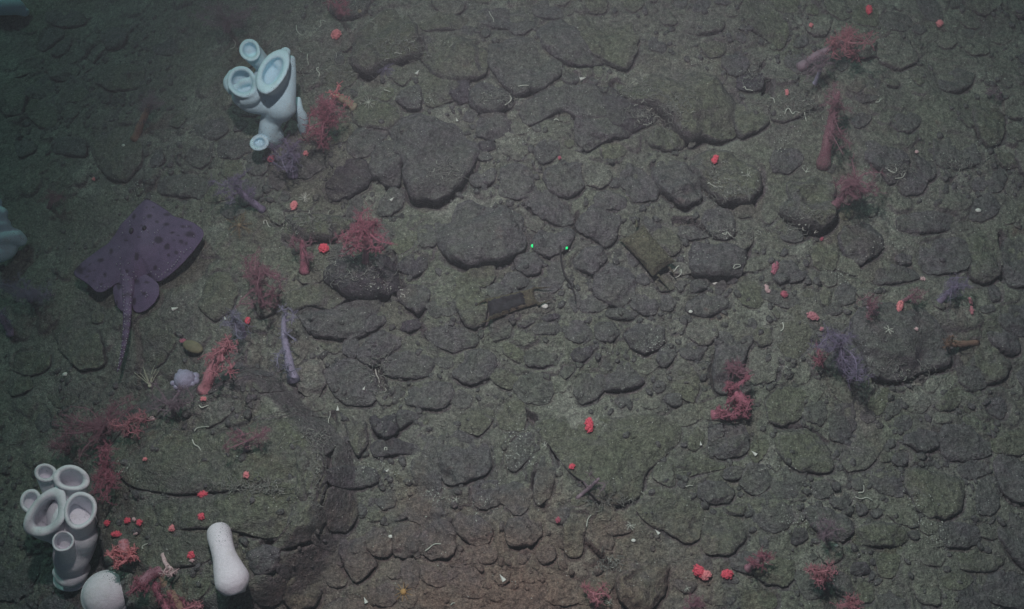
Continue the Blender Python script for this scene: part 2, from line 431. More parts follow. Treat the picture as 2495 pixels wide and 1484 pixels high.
st('A4',11,'o',[(190,1280),(300,1210),(420,1230),(560,1290),(560,1420),(540,1560),(460,1630),(300,1560),(120,1380),(60,1310)],"four-cornered olive boulder below the tall red coral stalk")
st('A4',5,'r',[(730,960),(830,960),(870,1040),(990,1050),(1100,1100),(1060,1260),(960,1300),(890,1210),(760,1120)],"rugged grey rock in the upper right with a curved pale worm under its tip")
st('A4',4,'r',[(960,840),(1080,770),(1200,830),(1100,940),(1010,920)])
st('A4',6,'o',[(1560,740),(1660,690),(1790,720),(1790,960),(1700,1010),(1620,940)],"rounded dim rock near the upper right corner pointing downward")
st('A4',5,'r',[(1290,980),(1420,950),(1600,1000),(1620,1150),(1460,1190),(1300,1180)])
st('A4',4,'r',[(1120,1080),(1280,1060),(1290,1250),(1200,1290)])
st('A4',4,'r',[(1330,500),(1450,470),(1560,520),(1530,600),(1440,640),(1310,600)])
st('A4',3,'r',[(660,860),(720,800),(820,830),(760,900),(700,910)])
st('A4',3,'o',[(910,540),(1020,560),(1000,620),(920,600)])
st('A4',3,'o',[(1110,540),(1220,560),(1160,610)])
st('A4',4,'r',[(1040,1200),(1230,1220),(1200,1370),(1060,1400),(1010,1290)])
st('A4',4,'o',[(1700,1060),(1860,1080),(1880,1190),(1780,1200)])
st('B1',5,'o',[(1430,730),(1500,520),(1620,470),(1720,600),(1650,760),(1530,820)])
st('B1',3,'o',[(640,800),(680,750),(740,790),(730,850),(660,860)])
st('B1',5,'o',[(360,900),(560,870),(700,950),(720,1150),(560,1200),(420,1050)],"dim green boulder just left of the skate's tail")
st('B1',4,'o',[(1000,950),(1150,900),(1280,960),(1180,1120),(1100,1180),(1030,1100)])
st('B1',4,'o',[(100,1080),(330,1050),(340,1180),(180,1240),(80,1200)])
st('B1',4,'o',[(300,1380),(480,1340),(560,1430),(400,1480)])
st('B1',4,'o',[(0,1290),(180,1240),(220,1340),(60,1400)])
st('B2',9,'o',[(220,80),(420,20),(640,60),(690,100),(560,160),(540,200),(400,210),(240,240),(210,200)],"overhanging ledge rock with a black shadowed underside above the round red bud")
st('B2',10,'d',[(540,400),(700,330),(900,330),(1000,370),(1000,560),(940,620),(820,640),(650,640),(500,500)],"dark craggy rock under the dusky red coral bush")
st('B2',9,'r',[(1280,60),(1400,-60),(1660,-70),(1900,40),(1950,200),(1880,310),(1740,380),(1520,395),(1390,350),(1330,230),(1270,180)],"largest round flat grey boulder left of the two green laser dots")
st('B2',6,'r',[(1030,620),(1120,560),(1260,580),(1260,660),(1180,780),(1120,740),(1040,690)])
st('B2',7,'r',[(410,850),(430,760),(640,700),(850,650),(900,720),(780,830),(790,920),(650,945),(430,935)],"wide grey rock below the dark craggy rock and right of the violet coral stalk")
st('B2',5,'o',[(200,640),(400,560),(600,580),(640,650),(520,750),(380,720),(270,770),(180,700)],"pale green mound above the violet coral stalk")
st('B2',4,'r',[(790,850),(880,760),(950,790),(930,860),(800,930)])
st('B2',6,'r',[(740,1060),(800,960),(940,880),(1050,930),(1040,1000),(940,1090),(830,1160),(760,1130)],"blunt oblong grey rock lying diagonally above a cleft of pale worms")
st('B2',5,'d',[(1070,840),(1180,810),(1190,880),(1120,920),(1040,890)])
st('B2',7,'r',[(1220,900),(1400,850),(1580,900),(1610,970),(1560,1010),(1420,1050),(1290,1000)])
st('B2',4,'r',[(1170,150),(1260,80),(1320,230),(1300,290),(1190,290)])
st('B2',3,'o',[(1500,500),(1640,430),(1740,440),(1740,540),(1680,590),(1590,570)])
st('B2',3,'r',[(1680,600),(1760,560),(1880,580),(1860,640),(1720,680)])
st('B2',4,'r',[(640,960),(730,960),(740,1060),(690,1120),(620,1060)])
st('B2',4,'r',[(280,780),(390,720),(500,760),(520,850),(410,860),(390,930)])
st('B2',6,'d',[(1020,420),(1120,330),(1250,370),(1230,440),(1150,500),(1030,450)])
st('B2',5,'r',[(920,1120),(1100,1050),(1250,1100),(1290,1150),(1240,1230),(1100,1260),(960,1230)])
st('B2',5,'r',[(1450,1090),(1640,1030),(1760,1100),(1700,1250),(1540,1290),(1420,1230)])
st('B2',6,'r',[(1160,1280),(1400,1250),(1430,1380),(1330,1480),(1100,1450),(1080,1350)])
st('B3',7,'r',[(610,500),(680,400),(850,400),(910,500),(900,620),(830,700),(700,690),(620,630)],"round knobbly grey stone below and right of the laser dots")
st('B3',6,'r',[(440,440),(500,310),(560,270),(660,290),(700,370),(640,450),(590,490),(500,440)],"grey stone touching the round knobbly one from the upper left")
st('B3',7,'r',[(490,100),(600,-30),(740,-40),(800,60),(780,180),(690,280),(620,210),(500,160)],"upright oval grey rock left of the olive egg case")
st('B3',6,'r',[(160,250),(230,130),(400,120),(470,170),(400,300),(290,350),(190,320)],"grey rock lying between and just above the two laser dots")
st('B3',4,'r',[(20,410),(60,340),(180,340),(230,410),(200,480),(120,500),(40,460)],"small round stone directly below the left laser dot")
st('B3',4,'r',[(-80,560),(-30,490),(60,480),(130,530),(100,580),(0,610),(-60,600)])
st('B3',8,'r',[(1320,330),(1360,250),(1600,250),(1730,300),(1700,460),(1640,490),(1470,490),(1350,470)],"squarish grey boulder with a dark purple shadow on its upper right")
st('B3',5,'r',[(1210,140),(1340,140),(1460,210),(1330,240),(1230,210)])
st('B3',6,'r',[(1300,750),(1310,680),(1440,620),(1570,640),(1600,720),(1500,770),(1420,810)])
st('B3',3,'r',[(1080,660),(1150,650),(1210,700),(1170,770),(1090,760)])
st('B3',5,'r',[(870,720),(900,650),(1020,640),(1070,700),(1050,780),(990,790),(910,750)])
st('B3',4,'r',[(690,760),(800,740),(930,780),(900,820),(770,830),(690,800)])
st('B3',4,'r',[(500,720),(560,640),(680,680),(700,740),(620,770),(520,770)])
st('B3',6,'r',[(840,930),(960,820),(1080,810),(1120,900),(1110,1010),(1000,1060),(870,1020)],"broad grey stone right of centre below the round knobbly stone")
st('B3',4,'r',[(1070,1090),(1110,1020),(1200,1010),(1210,1090),(1130,1180),(1070,1150)])
st('B3',5,'r',[(1230,1050),(1290,1000),(1400,990),(1420,1050),(1380,1120),(1280,1120)])
st('B3',6,'r',[(670,1290),(790,1130),(860,1130),(970,1260),(930,1310),(800,1340),(700,1330)],"triangular grey stone like a low tent, flat side down")
st('B3',3,'d',[(440,1080),(480,1030),(600,1030),(590,1090),(500,1150),(450,1130)])
st('B3',3,'r',[(1040,1290),(1120,1270),(1130,1340),(1080,1370),(1040,1350)])
st('B3',4,'r',[(1110,1420),(1150,1370),(1240,1370),(1250,1450),(1190,1470)])
st('B3',4,'r',[(750,1420),(800,1370),(860,1380),(870,1430),(800,1480)])
st('B3',2,'r',[(1230,810),(1310,800),(1320,850),(1270,860)])
st('B3',7,'r',[(1560,800),(1800,740),(1790,960),(1700,1100),(1680,1300),(1520,1320),(1490,1150),(1530,950)],"long smooth upright slab left of the wine-red coral")
st('B3',4,'o',[(1770,960),(1790,880),(1900,900),(1910,1000),(1830,1030)])
st('B3',3,'d',[(210,810),(340,780),(360,810),(300,840),(240,840)])
st('B3',2,'r',[(40,840),(140,830),(180,850),(90,900),(50,890)])
st('B3',3,'r',[(160,880),(300,840),(380,900),(330,940),(170,940)])
st('B3',4,'r',[(100,1060),(200,1020),(330,1080),(300,1150),(200,1180),(110,1160)])
st('B3',4,'r',[(1320,540),(1420,520),(1440,600),(1310,630)])
st('B3',3,'r',[(1190,570),(1270,520),(1290,560),(1240,640)])
st('B3',4,'r',[(620,860),(760,840),(800,920),(720,1000),(610,960)])
st('B3',4,'r',[(380,850),(520,830),(600,930),(500,1000),(400,960)])
st('B4',7,'r',[(580,230),(640,120),(800,90),(900,180),(910,290),(830,350),(740,400),(640,330)],"rounded grey-green boulder with one small red bud, right of the four-cornered one")
st('B4',5,'r',[(1020,60),(1200,20),(1450,60),(1380,160),(1180,190),(1020,160)])
st('B4',6,'r',[(1180,260),(1400,220),(1500,240),(1550,400),(1480,460),(1250,470),(1190,400)])
st('B4',7,'o',[(1510,200),(1620,180),(1740,300),(1760,480),(1660,540),(1560,480),(1560,350)],"tall green-filmed boulder at the right, beside a dark vertical gap")
st('B4',13,'r',[(720,870),(800,700),(1000,640),(1250,660),(1320,800),(1400,900),(1420,1130),(1200,1170),(1000,1210),(860,1190),(780,1000)],"huge smooth boulder at the right carrying pink buds and a tiny white branching animal")
st('B4',5,'r',[(1440,1110),(1530,1080),(1640,1180),(1660,1310),(1560,1350),(1470,1290)])
st('B4',6,'o',[(1580,1050),(1720,1010),(1850,1150),(1800,1250),(1690,1300),(1580,1160)],"dark green slab leaning diagonally, right of the huge smooth boulder")
st('B4',5,'r',[(1670,920),(1780,880),(1900,960),(1900,1060),(1830,1080),(1720,1010)])
st('B4',6,'r',[(1750,720),(2000,710),(2000,930),(1850,920),(1760,820)])
st('B4',4,'r',[(1670,590),(1750,560),(1760,690),(1700,690)])
st('B4',3,'r',[(1600,740),(1700,720),(1720,770),(1630,790)])
st('B4',5,'r',[(100,450),(180,380),(270,390),(280,480),(160,560),(110,530)])
st('B4',3,'r',[(260,450),(310,390),(360,470),(300,550),(200,560)])
st('B4',4,'r',[(540,640),(600,560),(700,590),(690,700),(590,720)])
st('B4',5,'r',[(850,470),(950,420),(1100,450),(1190,520),(900,570),(830,540)])
st('B4',4,'r',[(980,370),(1040,330),(1120,360),(1100,420),(1030,430)])
st('B4',3,'r',[(460,750),(540,700),(600,760),(560,800),(480,790)])
st('B4',5,'r',[(1810,240),(1960,200),(2000,560),(1830,570),(1790,400)])
st('C1',6,'o',[(850,400),(940,200),(1200,150),(1560,200),(1900,100),(2360,60),(2390,200),(2280,330),(2080,480),(1870,520),(1700,580),(1540,580),(1300,610),(1000,560)],"upper layer of the great outcrop at the lower left")
st('C1',7,'o',[(1100,700),(1530,640),(1700,625),(1880,560),(2060,530),(2085,690),(2070,850),(2000,910),(1880,930),(1700,890),(1510,870),(1200,900)],"middle shelf of the lower left outcrop, above the smooth white tube sponge")
st('C1',7,'o',[(2080,520),(2200,600),(2340,750),(2330,870),(2250,950),(2050,1010),(1960,980),(2060,900),(2110,760)],"curved outer lip of the lower left outcrop, beside the fluted cliff")
st('C1',7,'o',[(760,900),(850,700),(1050,670),(1150,880),(1500,900),(1500,1020),(1380,1120),(1150,1180),(900,1180),(740,1100)],"lowest shelf of the left outcrop, dotted with small pink buds")
st('C1',6,'o',[(1180,1230),(1500,1200),(1480,1330),(1380,1440),(1180,1400),(1140,1300)])
st('C1',6,'r',[(1760,1080),(1900,1000),(2020,1050),(1990,1180),(1870,1230),(1780,1150)])
st('C2',7,'r',[(600,960),(720,900),(780,960),(790,1050),(860,1130),(800,1200),(720,1270),(640,1180),(590,1050)],"long leaning rock with a reddish lower rim at the bottom, right of the tube sponge")
st('C2',6,'r',[(780,930),(850,870),(940,900),(990,1000),(960,1080),(880,1095),(810,1040)])
st('C2',6,'r',[(990,880),(1080,830),(1180,860),(1190,1000),(1150,1070),(1060,1100),(990,1060)])
st('C2',6,'r',[(1190,950),(1280,830),(1400,840),(1450,900),(1440,1040),(1380,1100),(1240,1090),(1170,1020)],"dark rounded stone at the bottom crossed by a wavy white worm")
st('C2',5,'r',[(1430,850),(1500,760),(1620,780),(1720,900),(1680,990),(1580,1000),(1480,930)])
st('C2',4,'r',[(1580,1040),(1680,1000),(1760,1060),(1740,1130),(1640,1150)])
st('C2',6,'r',[(1820,900),(1850,800),(1970,770),(2070,830),(2080,930),(2000,1010),(1850,1000)],"round grey stone at the bottom centre beside the pale silt")
st('C2',7,'r',[(1330,230),(1440,160),(1560,210),(1690,270),(1700,370),(1660,470),(1500,530),(1380,540),(1330,430)],"rounded grey boulder with a small pink scar near the lower middle")
st('C2',5,'r',[(1130,280),(1220,200),(1330,240),(1330,420),(1345,580),(1290,640),(1190,600),(1130,480)])
st('C2',6,'o',[(480,700),(520,580),(700,600),(740,780),(640,900),(520,900)],"olive rock at the foot of the fluted cliff")
st('C2',4,'r',[(520,460),(700,420),(860,450),(880,560),(700,590),(560,570)])
st('C2',3,'r',[(870,640),(950,600),(1020,640),(1000,730),(930,750),(860,700)])
st('C2',6,'o',[(210,1310),(280,1230),(430,1240),(460,1330),(420,1440),(300,1500),(200,1450)],"brownish egg-shaped rock at the bottom edge right of the tube sponge")
st('C2',6,'r',[(490,1480),(560,1400),(720,1400),(880,1480),(880,1560),(500,1560)])
st('C2',4,'r',[(800,1330),(870,1280),(1000,1310),(1010,1420),(940,1460),(820,1440)])
st('C2',4,'r',[(1570,620),(1600,540),(1760,520),(1780,680),(1700,740),(1600,720)])
st('C2',6,'r',[(1780,580),(1900,540),(2020,620),(1960,760),(1880,770),(1790,690)])
st('C2',8,'d',[(860,50),(1000,0),(1020,160),(930,230),(870,170),(780,40)])
st('C2',5,'r',[(1030,10),(1200,30),(1200,60),(1100,110),(1050,160),(1000,80)])
st('C2',5,'o',[(620,50),(720,0),(790,70),(800,250),(740,370),(680,250)],"narrow upright olive slab at the right end of the left outcrop")
st('C2',4,'o',[(1480,60),(1560,0),(1740,0),(1700,140),(1620,200),(1490,150)],"pale olive flat rock at the lower middle")
st('C2',4,'d',[(840,260),(960,220),(1140,260),(1150,330),(960,350),(850,370)])
st('C2',3,'r',[(740,700),(790,680),(810,780),(750,820)])
st('C2',4,'r',[(980,840),(1100,750),(1150,790),(1040,830)])
st('C3',5,'o',[(190,110),(420,60),(900,80),(1180,60),(1190,260),(1080,360),(950,480),(940,600),(720,680),(600,620),(540,500),(400,380),(280,260)],"very broad low mound at the lower right of centre with a red bud on top")
st('C3',5,'r',[(180,470),(220,340),(300,360),(340,440),(300,560),(280,660),(200,700),(160,620)])
st('C3',6,'r',[(1450,200),(1480,120),(1700,120),(1740,220),(1720,320),(1560,365),(1460,310)],"square-shouldered dark grey stone just below the wine-red coral")
st('C3',4,'r',[(1370,600),(1400,540),(1560,550),(1640,620),(1600,690),(1450,700),(1380,660)],"smooth oval stone lying flat in pale silt, lower right")
st('C3',6,'o',[(930,740),(1000,620),(1180,600),(1400,720),(1380,960),(1260,980),(1150,900),(1010,840)])
st('C3',6,'o',[(1400,800),(1500,740),(1700,800),(1720,950),(1600,1080),(1440,1060),(1390,930)])
st('C3',8,'o',[(780,1250),(820,1100),(1000,1020),(1160,1100),(1130,1350),(1000,1480),(880,1460),(800,1370)],"big pale domed boulder at the bottom edge, left of the two bright coral clumps")
st('C3',5,'o',[(380,960),(390,800),(560,760),(530,930),(510,1070),(400,1070)])
st('C3',4,'r',[(170,1080),(190,1010),(320,1020),(320,1110),(230,1150)])
st('C3',4,'r',[(680,900),(740,830),(880,850),(870,920),(740,940)])
st('C3',4,'o',[(1540,740),(1620,710),(1730,720),(1700,790),(1580,790)])
st('C3',5,'r',[(1740,700),(1800,620),(2000,640),(2020,780),(1900,900),(1790,850)])
st('C3',4,'o',[(1180,300),(1400,330),(1500,400),(1560,440),(1400,480),(1200,500),(1180,400)])
st('C3',4,'r',[(1560,460),(1660,420),(1720,480),(1640,540),(1560,520)])
st('C3',5,'o',[(490,1350),(550,1250),(720,1240),(740,1320),(640,1440),(500,1440)])
st('C3',4,'r',[(1600,1100),(1700,1060),(1900,1060),(1930,1180),(1750,1220),(1620,1190)])
st('C3',3,'r',[(1180,1260),(1380,1290),(1300,1380),(1190,1320)])
st('C3',4,'o',[(1700,1340),(1900,1350),(1960,1450),(1800,1540),(1690,1480)])
st('C4',6,'o',[(1080,430),(1230,460),(1480,520),(1500,700),(1430,780),(1260,800),(1170,720),(1090,580)],"large dark triangular slab at the right with shell grit along its left edge")
st('C4',5,'r',[(1070,200),(1180,120),(1310,200),(1310,290),(1190,320),(1080,260)])
st('C4',3,'r',[(870,270),(900,190),(980,200),(990,280),(940,300)])
st('C4',3,'r',[(960,400),(990,330),(1080,330),(1080,410),(1020,440)])
st('C4',3,'r',[(1180,380),(1230,330),(1310,370),(1290,430),(1220,430)])
st('C4',4,'r',[(510,690),(520,630),(640,620),(680,680),(620,750),(540,730)])
st('C4',6,'r',[(320,770),(380,720),(560,740),(680,830),(670,930),(600,970),(480,960),(400,860)],"grey boulder at the lower right overlapped by a faint pink coral")
st('C4',4,'d',[(240,930),(260,870),(330,880),(350,960),(270,1010),(230,990)])
st('C4',2,'d',[(160,290),(220,260),(320,310),(260,360),(180,350)])
st('C4',4,'o',[(690,900),(850,840),(1020,860),(1080,960),(1000,1020),(820,1010),(690,1000)])
st('C4',5,'r',[(1310,900),(1400,830),(1600,870),(1620,980),(1500,1030),(1380,1010)])
st('C4',6,'r',[(1310,230),(1380,130),(1500,120),(1690,250),(1700,340),(1560,370),(1400,380),(1340,310)])
st('C4',5,'r',[(1590,600),(1650,500),(1750,520),(1760,700),(1700,790),(1600,760)])
st('C4',5,'o',[(1450,1080),(1600,1040),(1800,1120),(1700,1210),(1490,1190)])
st('C4',7,'r',[(1700,350),(1900,360),(2000,500),(1950,700),(1800,620),(1740,460)])
st('C4',5,'o',[(1700,200),(2000,150),(1980,340),(1730,340)])
st('C4',3,'r',[(800,770),(860,730),(900,780),(840,820)])
st('C4',3,'r',[(690,700),(760,690),(790,770),(720,800)])
st('C4',4,'r',[(0,700),(100,680),(230,700),(240,830),(160,900),(40,910),(-60,830)])
st('C4',1.5,'d',[(890,690),(920,660),(935,690),(900,710)])
st('C4',3,'d',[(650,1130),(780,1140),(810,1220),(660,1230)])
st('C4',2,'r',[(1060,850),(1150,830),(1160,880),(1080,890)])
st('C4',2,'r',[(1070,920),(1150,900),(1160,960),(1110,980)])
st('C4',4,'o',[(1330,1250),(1450,1180),(1560,1260),(1500,1340),(1370,1330)])
st('C4',4,'o',[(0,1070),(200,1100),(260,1180),(200,1300),(60,1300),(-60,1200)])

# outlines -> polar radius tables in the place
class Stone: pass
TH = np.linspace(0, 2 * math.pi, 72, endpoint=False)
def make_polar(poly, n=72):
    poly = np.asarray(poly); 
    x, y = poly[:, 0], poly[:, 1]; x2, y2 = np.roll(x, -1), np.roll(y, -1)
    a = x * y2 - x2 * y; A = a.sum() / 2
    cx = ((x + x2) * a).sum() / (6 * A); cy = ((y + y2) * a).sum() / (6 * A)
    m = len(poly); D = []
    for _ in range(2):                                   # corner cutting
        q = np.empty((len(poly) * 2, 2)); nx = np.roll(poly, -1, axis=0)
        kk = 0.16 if _ == 0 else 0.24; q[0::2] = poly * (1 - kk) + nx * kk; q[1::2] = poly * kk + nx * (1 - kk); poly = q
    out = []
    P1 = poly - (cx, cy); P2 = np.roll(P1, -1, axis=0)
    for t in np.linspace(0, 2 * math.pi, n, endpoint=False):
        d = np.array([math.cos(t), math.sin(t)]); best = 0
        e = P2 - P1; den = d[0] * e[:, 1] - d[1] * e[:, 0]
        with np.errstate(all='ignore'):
            s = (P1[:, 0] * e[:, 1] - P1[:, 1] * e[:, 0]) / den
            u = (P1[:, 0] * d[1] - P1[:, 1] * d[0]) / den
        ok = (s > 0) & (u >= -1e-6) & (u <= 1 + 1e-6)
        if ok.any(): best = s[ok].max()
        out.append(best)
    out = np.array(out); 
    bad = out <= 0
    if bad.any(): out[bad] = out[~bad].mean()
    return cx, cy, out

stones = []
def add_stone(poly, H, kind, label, seed):
    cx, cy, r = make_polar(poly)
    r = r * (1.11 + 0.14 * fbm(np.cos(TH) * 1.6 + seed * 3.3, np.sin(TH) * 1.6, 1.9, 5, seed))
    s = Stone(); s.c = (cx, cy); s.r = r; s.H = H; s.k = kind; s.label = label; s.seed = seed; s.R = r.mean()
    stones.append(s)
for i, (tile, H, k, label, pts) in enumerate(S):
    poly = []
    for p in pts:
        dx, dy = tp(tile, *p)
        w = V(dx, dy, H * 0.006); poly.append(w[:2])
    bur = (0.38 if H < 8 else 0.60) * ((0.30 + 0.75 * ((i * 37) % 101) / 100.0) if not label else (0.75 + 0.3 * ((i * 53) % 101) / 100.0))
    add_stone(poly, H * 0.01 * bur, k, label, i)
ntraced = len(stones)

def stone_h(s, x, y, sc):
    slope = np.clip(0.60 - 0.60 * (y - s.c[1]) / (s.R * 1.1) - 0.12 * (x - s.c[0]) / (s.R * 1.1) * (1 if s.seed % 3 else -1), -0.1, 1.25)
    dome = (1 - np.minimum(sc, 1.0) ** 7) ** 0.5 * 0.45 + 0.55 * (1 - 0.35 * sc ** 6)
    f0 = 1.1 / max(s.R, .02)
    nz = s.H * 0.50 * fbm(x, y, f0, 3, s.seed) + (0.004 + 0.03 * s.H) * fbm(x, y, 30, 4, s.seed + 5)
    rid = s.H * 0.8 * np.abs(fbm(x, y, 0.8 / max(s.R, .02), 3, s.seed + 50))
    body = s.H * slope * dome
    rg = random.Random(s.seed * 13 + 5)
    for k in range(5 if s.R < 0.09 else 3):
        a = rg.uniform(0, 6.283); u = rg.uniform(0.25, 0.8); g = rg.uniform(0.8, 2.2)
        pl = s.H * (1.0 + 0.25 * rg.random() - g * (((x - s.c[0]) * math.cos(a) + (y - s.c[1]) * math.sin(a)) / s.R - u + 0.25 * fbm(x, y, 1.4 / max(s.R, .02), 2, s.seed + k)))
        body = np.minimum(body, np.maximum(pl, body * 0.3))
    if s.R > 0.05: nz = nz + 0.010 * fbm(x, y, 9, 4, 61) + 0.004 * (np.abs(fbm(x, y, 22, 3, 71)) * -2 + 0.5)
    return G(x, y) + body + nz - rid + 0.12 * s.H - 0.35 * s.H * np.clip(sc, 0, 1) ** 10 * np.clip(1 - slope, 0, 1)
def polar_r(s, th): return np.interp(np.mod(th, 2 * math.pi), np.append(TH, 2 * math.pi), np.append(s.r, s.r[0]))
def inside(x, y, grow=1.0):
    for s in stones:
        dx, dy = x - s.c[0], y - s.c[1]; q = math.hypot(dx, dy)
        if q < s.r.max() * grow and q < polar_r(s, math.atan2(dy, dx)) * grow: return True
    return False

# loose stones filling the gaps
MS = 0.005; MX0, MY0 = -1.9, -1.3; MASK = np.zeros((int(2.9 / MS), int(3.8 / MS)), bool)
def mark(s):
    m = s.r.max(); i0 = max(int((s.c[0] - m - MX0) / MS), 0); i1 = int((s.c[0] + m - MX0) / MS) + 2; j0 = max(int((s.c[1] - m - MY0) / MS), 0); j1 = int((s.c[1] + m - MY0) / MS) + 2
    if i1 <= i0 or j1 <= j0 or i0 >= MASK.shape[1] or j0 >= MASK.shape[0]: return
    sub = MASK[j0:j1, i0:i1]; jj, ii = np.mgrid[j0:j0 + sub.shape[0], i0:i0 + sub.shape[1]]
    gx = ii * MS + MX0 - s.c[0]; gy = jj * MS + MY0 - s.c[1]
    sub |= np.hypot(gx, gy) < polar_r(s, np.arctan2(gy, gx))
def masked(x, y):
    i = int((x - MX0) / MS); j = int((y - MY0) / MS)
    return not (0 <= i < MASK.shape[1] and 0 <= j < MASK.shape[0]) or MASK[j, i]
for s in stones: mark(s)
tries = 0
CA = [(math.cos(a * math.pi / 4), math.sin(a * math.pi / 4)) for a in range(8)]
NPART = 0
nlab = sum(1 for s in stones if s.label)
while tries < 30000 and len(stones) < 820:
    tries += 1
    x = random.uniform(-1.8, 1.8); y = random.uniform(-1.15, 1.35)
    big = 0.075 if tries < 4000 else (0.05 if tries < 12000 else (0.028 if tries < 30000 else 0.016))
    rr = big * random.uniform(0.40, 1.0)
    if float(fbm(x, y, 1.9, 3, 91)) + 0.42 - 0.55 * max(0.0, -x - 0.6) < random.uniform(0.0, 0.75): continue
    if masked(x, y) or any(masked(x + rr * 0.80 * c, y + rr * 0.80 * d) for c, d in CA): continue
    m = random.randint(5, 8); st0 = random.uniform(0.75, 1.4); ro = random.uniform(0, math.pi); poly = []
    for k in range(m):
        a = 2 * math.pi * (k + random.uniform(-0.28, 0.28)) / m; q = rr * random.uniform(0.85, 1.2)
        px, py = q * math.cos(a) * st0, q * math.sin(a) / st0
        poly.append((x + px * math.cos(ro) - py * math.sin(ro), y + px * math.sin(ro) + py * math.cos(ro)))
    add_stone(poly, rr * random.uniform(0.06, 0.26), random.choice('rrobb'), None, 1000 + tries)
    stones[-1].rank = rr; mark(stones[-1])

# ------------------------------------------------------------------ the sea bed
def axis(lo, hi, step, far, n):
    core = np.arange(lo, hi + step / 2, step)
    t = np.linspace(0, 1, n + 1)[1:]
    ext = step * n * t + (far - step * n) * t ** 4
    return np.concatenate([(lo - ext)[::-1], core, hi + ext])
XS = axis(-2.0, 2.0, 0.0058, 14.0, 40); YS = axis(-1.15, 1.45, 0.0058, 14.0, 40)
GX, GY = np.meshgrid(XS, YS)
Z = G(GX, GY)
fine = sstep(3.0, 1.9, np.sqrt(GX ** 2 + GY ** 2))
bump = np.zeros_like(Z)
# half buried cobbles under the silt
for k in range(3000):
    x = rng.uniform(-2.1, 2.1); y = rng.uniform(-1.2, 1.5); r = 0.010 + 0.045 * rng.random() ** 2.2
    i0, i1 = np.searchsorted(XS, [x - r * 1.4, x + r * 1.4]); j0, j1 = np.searchsorted(YS, [y - r * 1.4, y + r * 1.4])
    if i1 <= i0 or j1 <= j0: continue
    gx = GX[j0:j1, i0:i1] - x; gy = GY[j0:j1, i0:i1] - y
    an = np.arctan2(gy, gx); q = np.hypot(gx * 1.0, gy * rng.uniform(0.8, 1.3)) / (r * (1 + 0.14 * np.sin(an * 2 + rng.uniform(0, 6)) + 0.09 * np.sin(an * 3 + rng.uniform(0, 6)) + 0.05 * np.sin(an * 5 + rng.uniform(0, 6))))
    h = r * rng.uniform(0.12, 0.40) * np.clip(1 - q ** 5, 0, 1) ** 0.5 * (0.7 - 0.35 * gy / r)
    bump[j0:j1, i0:i1] = np.maximum(bump[j0:j1, i0:i1], h)
moat = np.zeros_like(Z); TOPS = np.full_like(Z, -9.0)
for s in stones:
    m = s.r.max() + 0.03
    i0, i1 = np.searchsorted(XS, [s.c[0] - m, s.c[0] + m]); j0, j1 = np.searchsorted(YS, [s.c[1] - m, s.c[1] + m])
    if i1 <= i0 or j1 <= j0: continue
    gx = GX[j0:j1, i0:i1] - s.c[0]; gy = GY[j0:j1, i0:i1] - s.c[1]
    an = np.arctan2(gy, gx); q = np.hypot(gx, gy); rr = polar_r(s, an)
    d = q - rr
    low = 0.5 - 0.5 * np.sin(an - 0.25)                       # deepest on the lee (lower) side
    w = 0.006 + 0.12 * s.H
    dep = (0.001 + 1.05 * s.H * low ** 2.2) * np.exp(-(np.clip(d, 0, None) / w) ** 2) * (0.6 + 0.7 * vnoise(gx * 30, gy * 30, s.seed))
    moat[j0:j1, i0:i1] = np.maximum(moat[j0:j1, i0:i1], dep)
    hs = np.where(d < 0, stone_h(s, GX[j0:j1, i0:i1], GY[j0:j1, i0:i1], np.clip(q / rr, 0, 1)), -9.0)
    TOPS[j0:j1, i0:i1] = np.maximum(TOPS[j0:j1, i0:i1], hs)
    bump[j0:j1, i0:i1] *= np.where(d < 0, 0.0, sstep(0.0, 0.012, d) * 0.6 + 0.4)
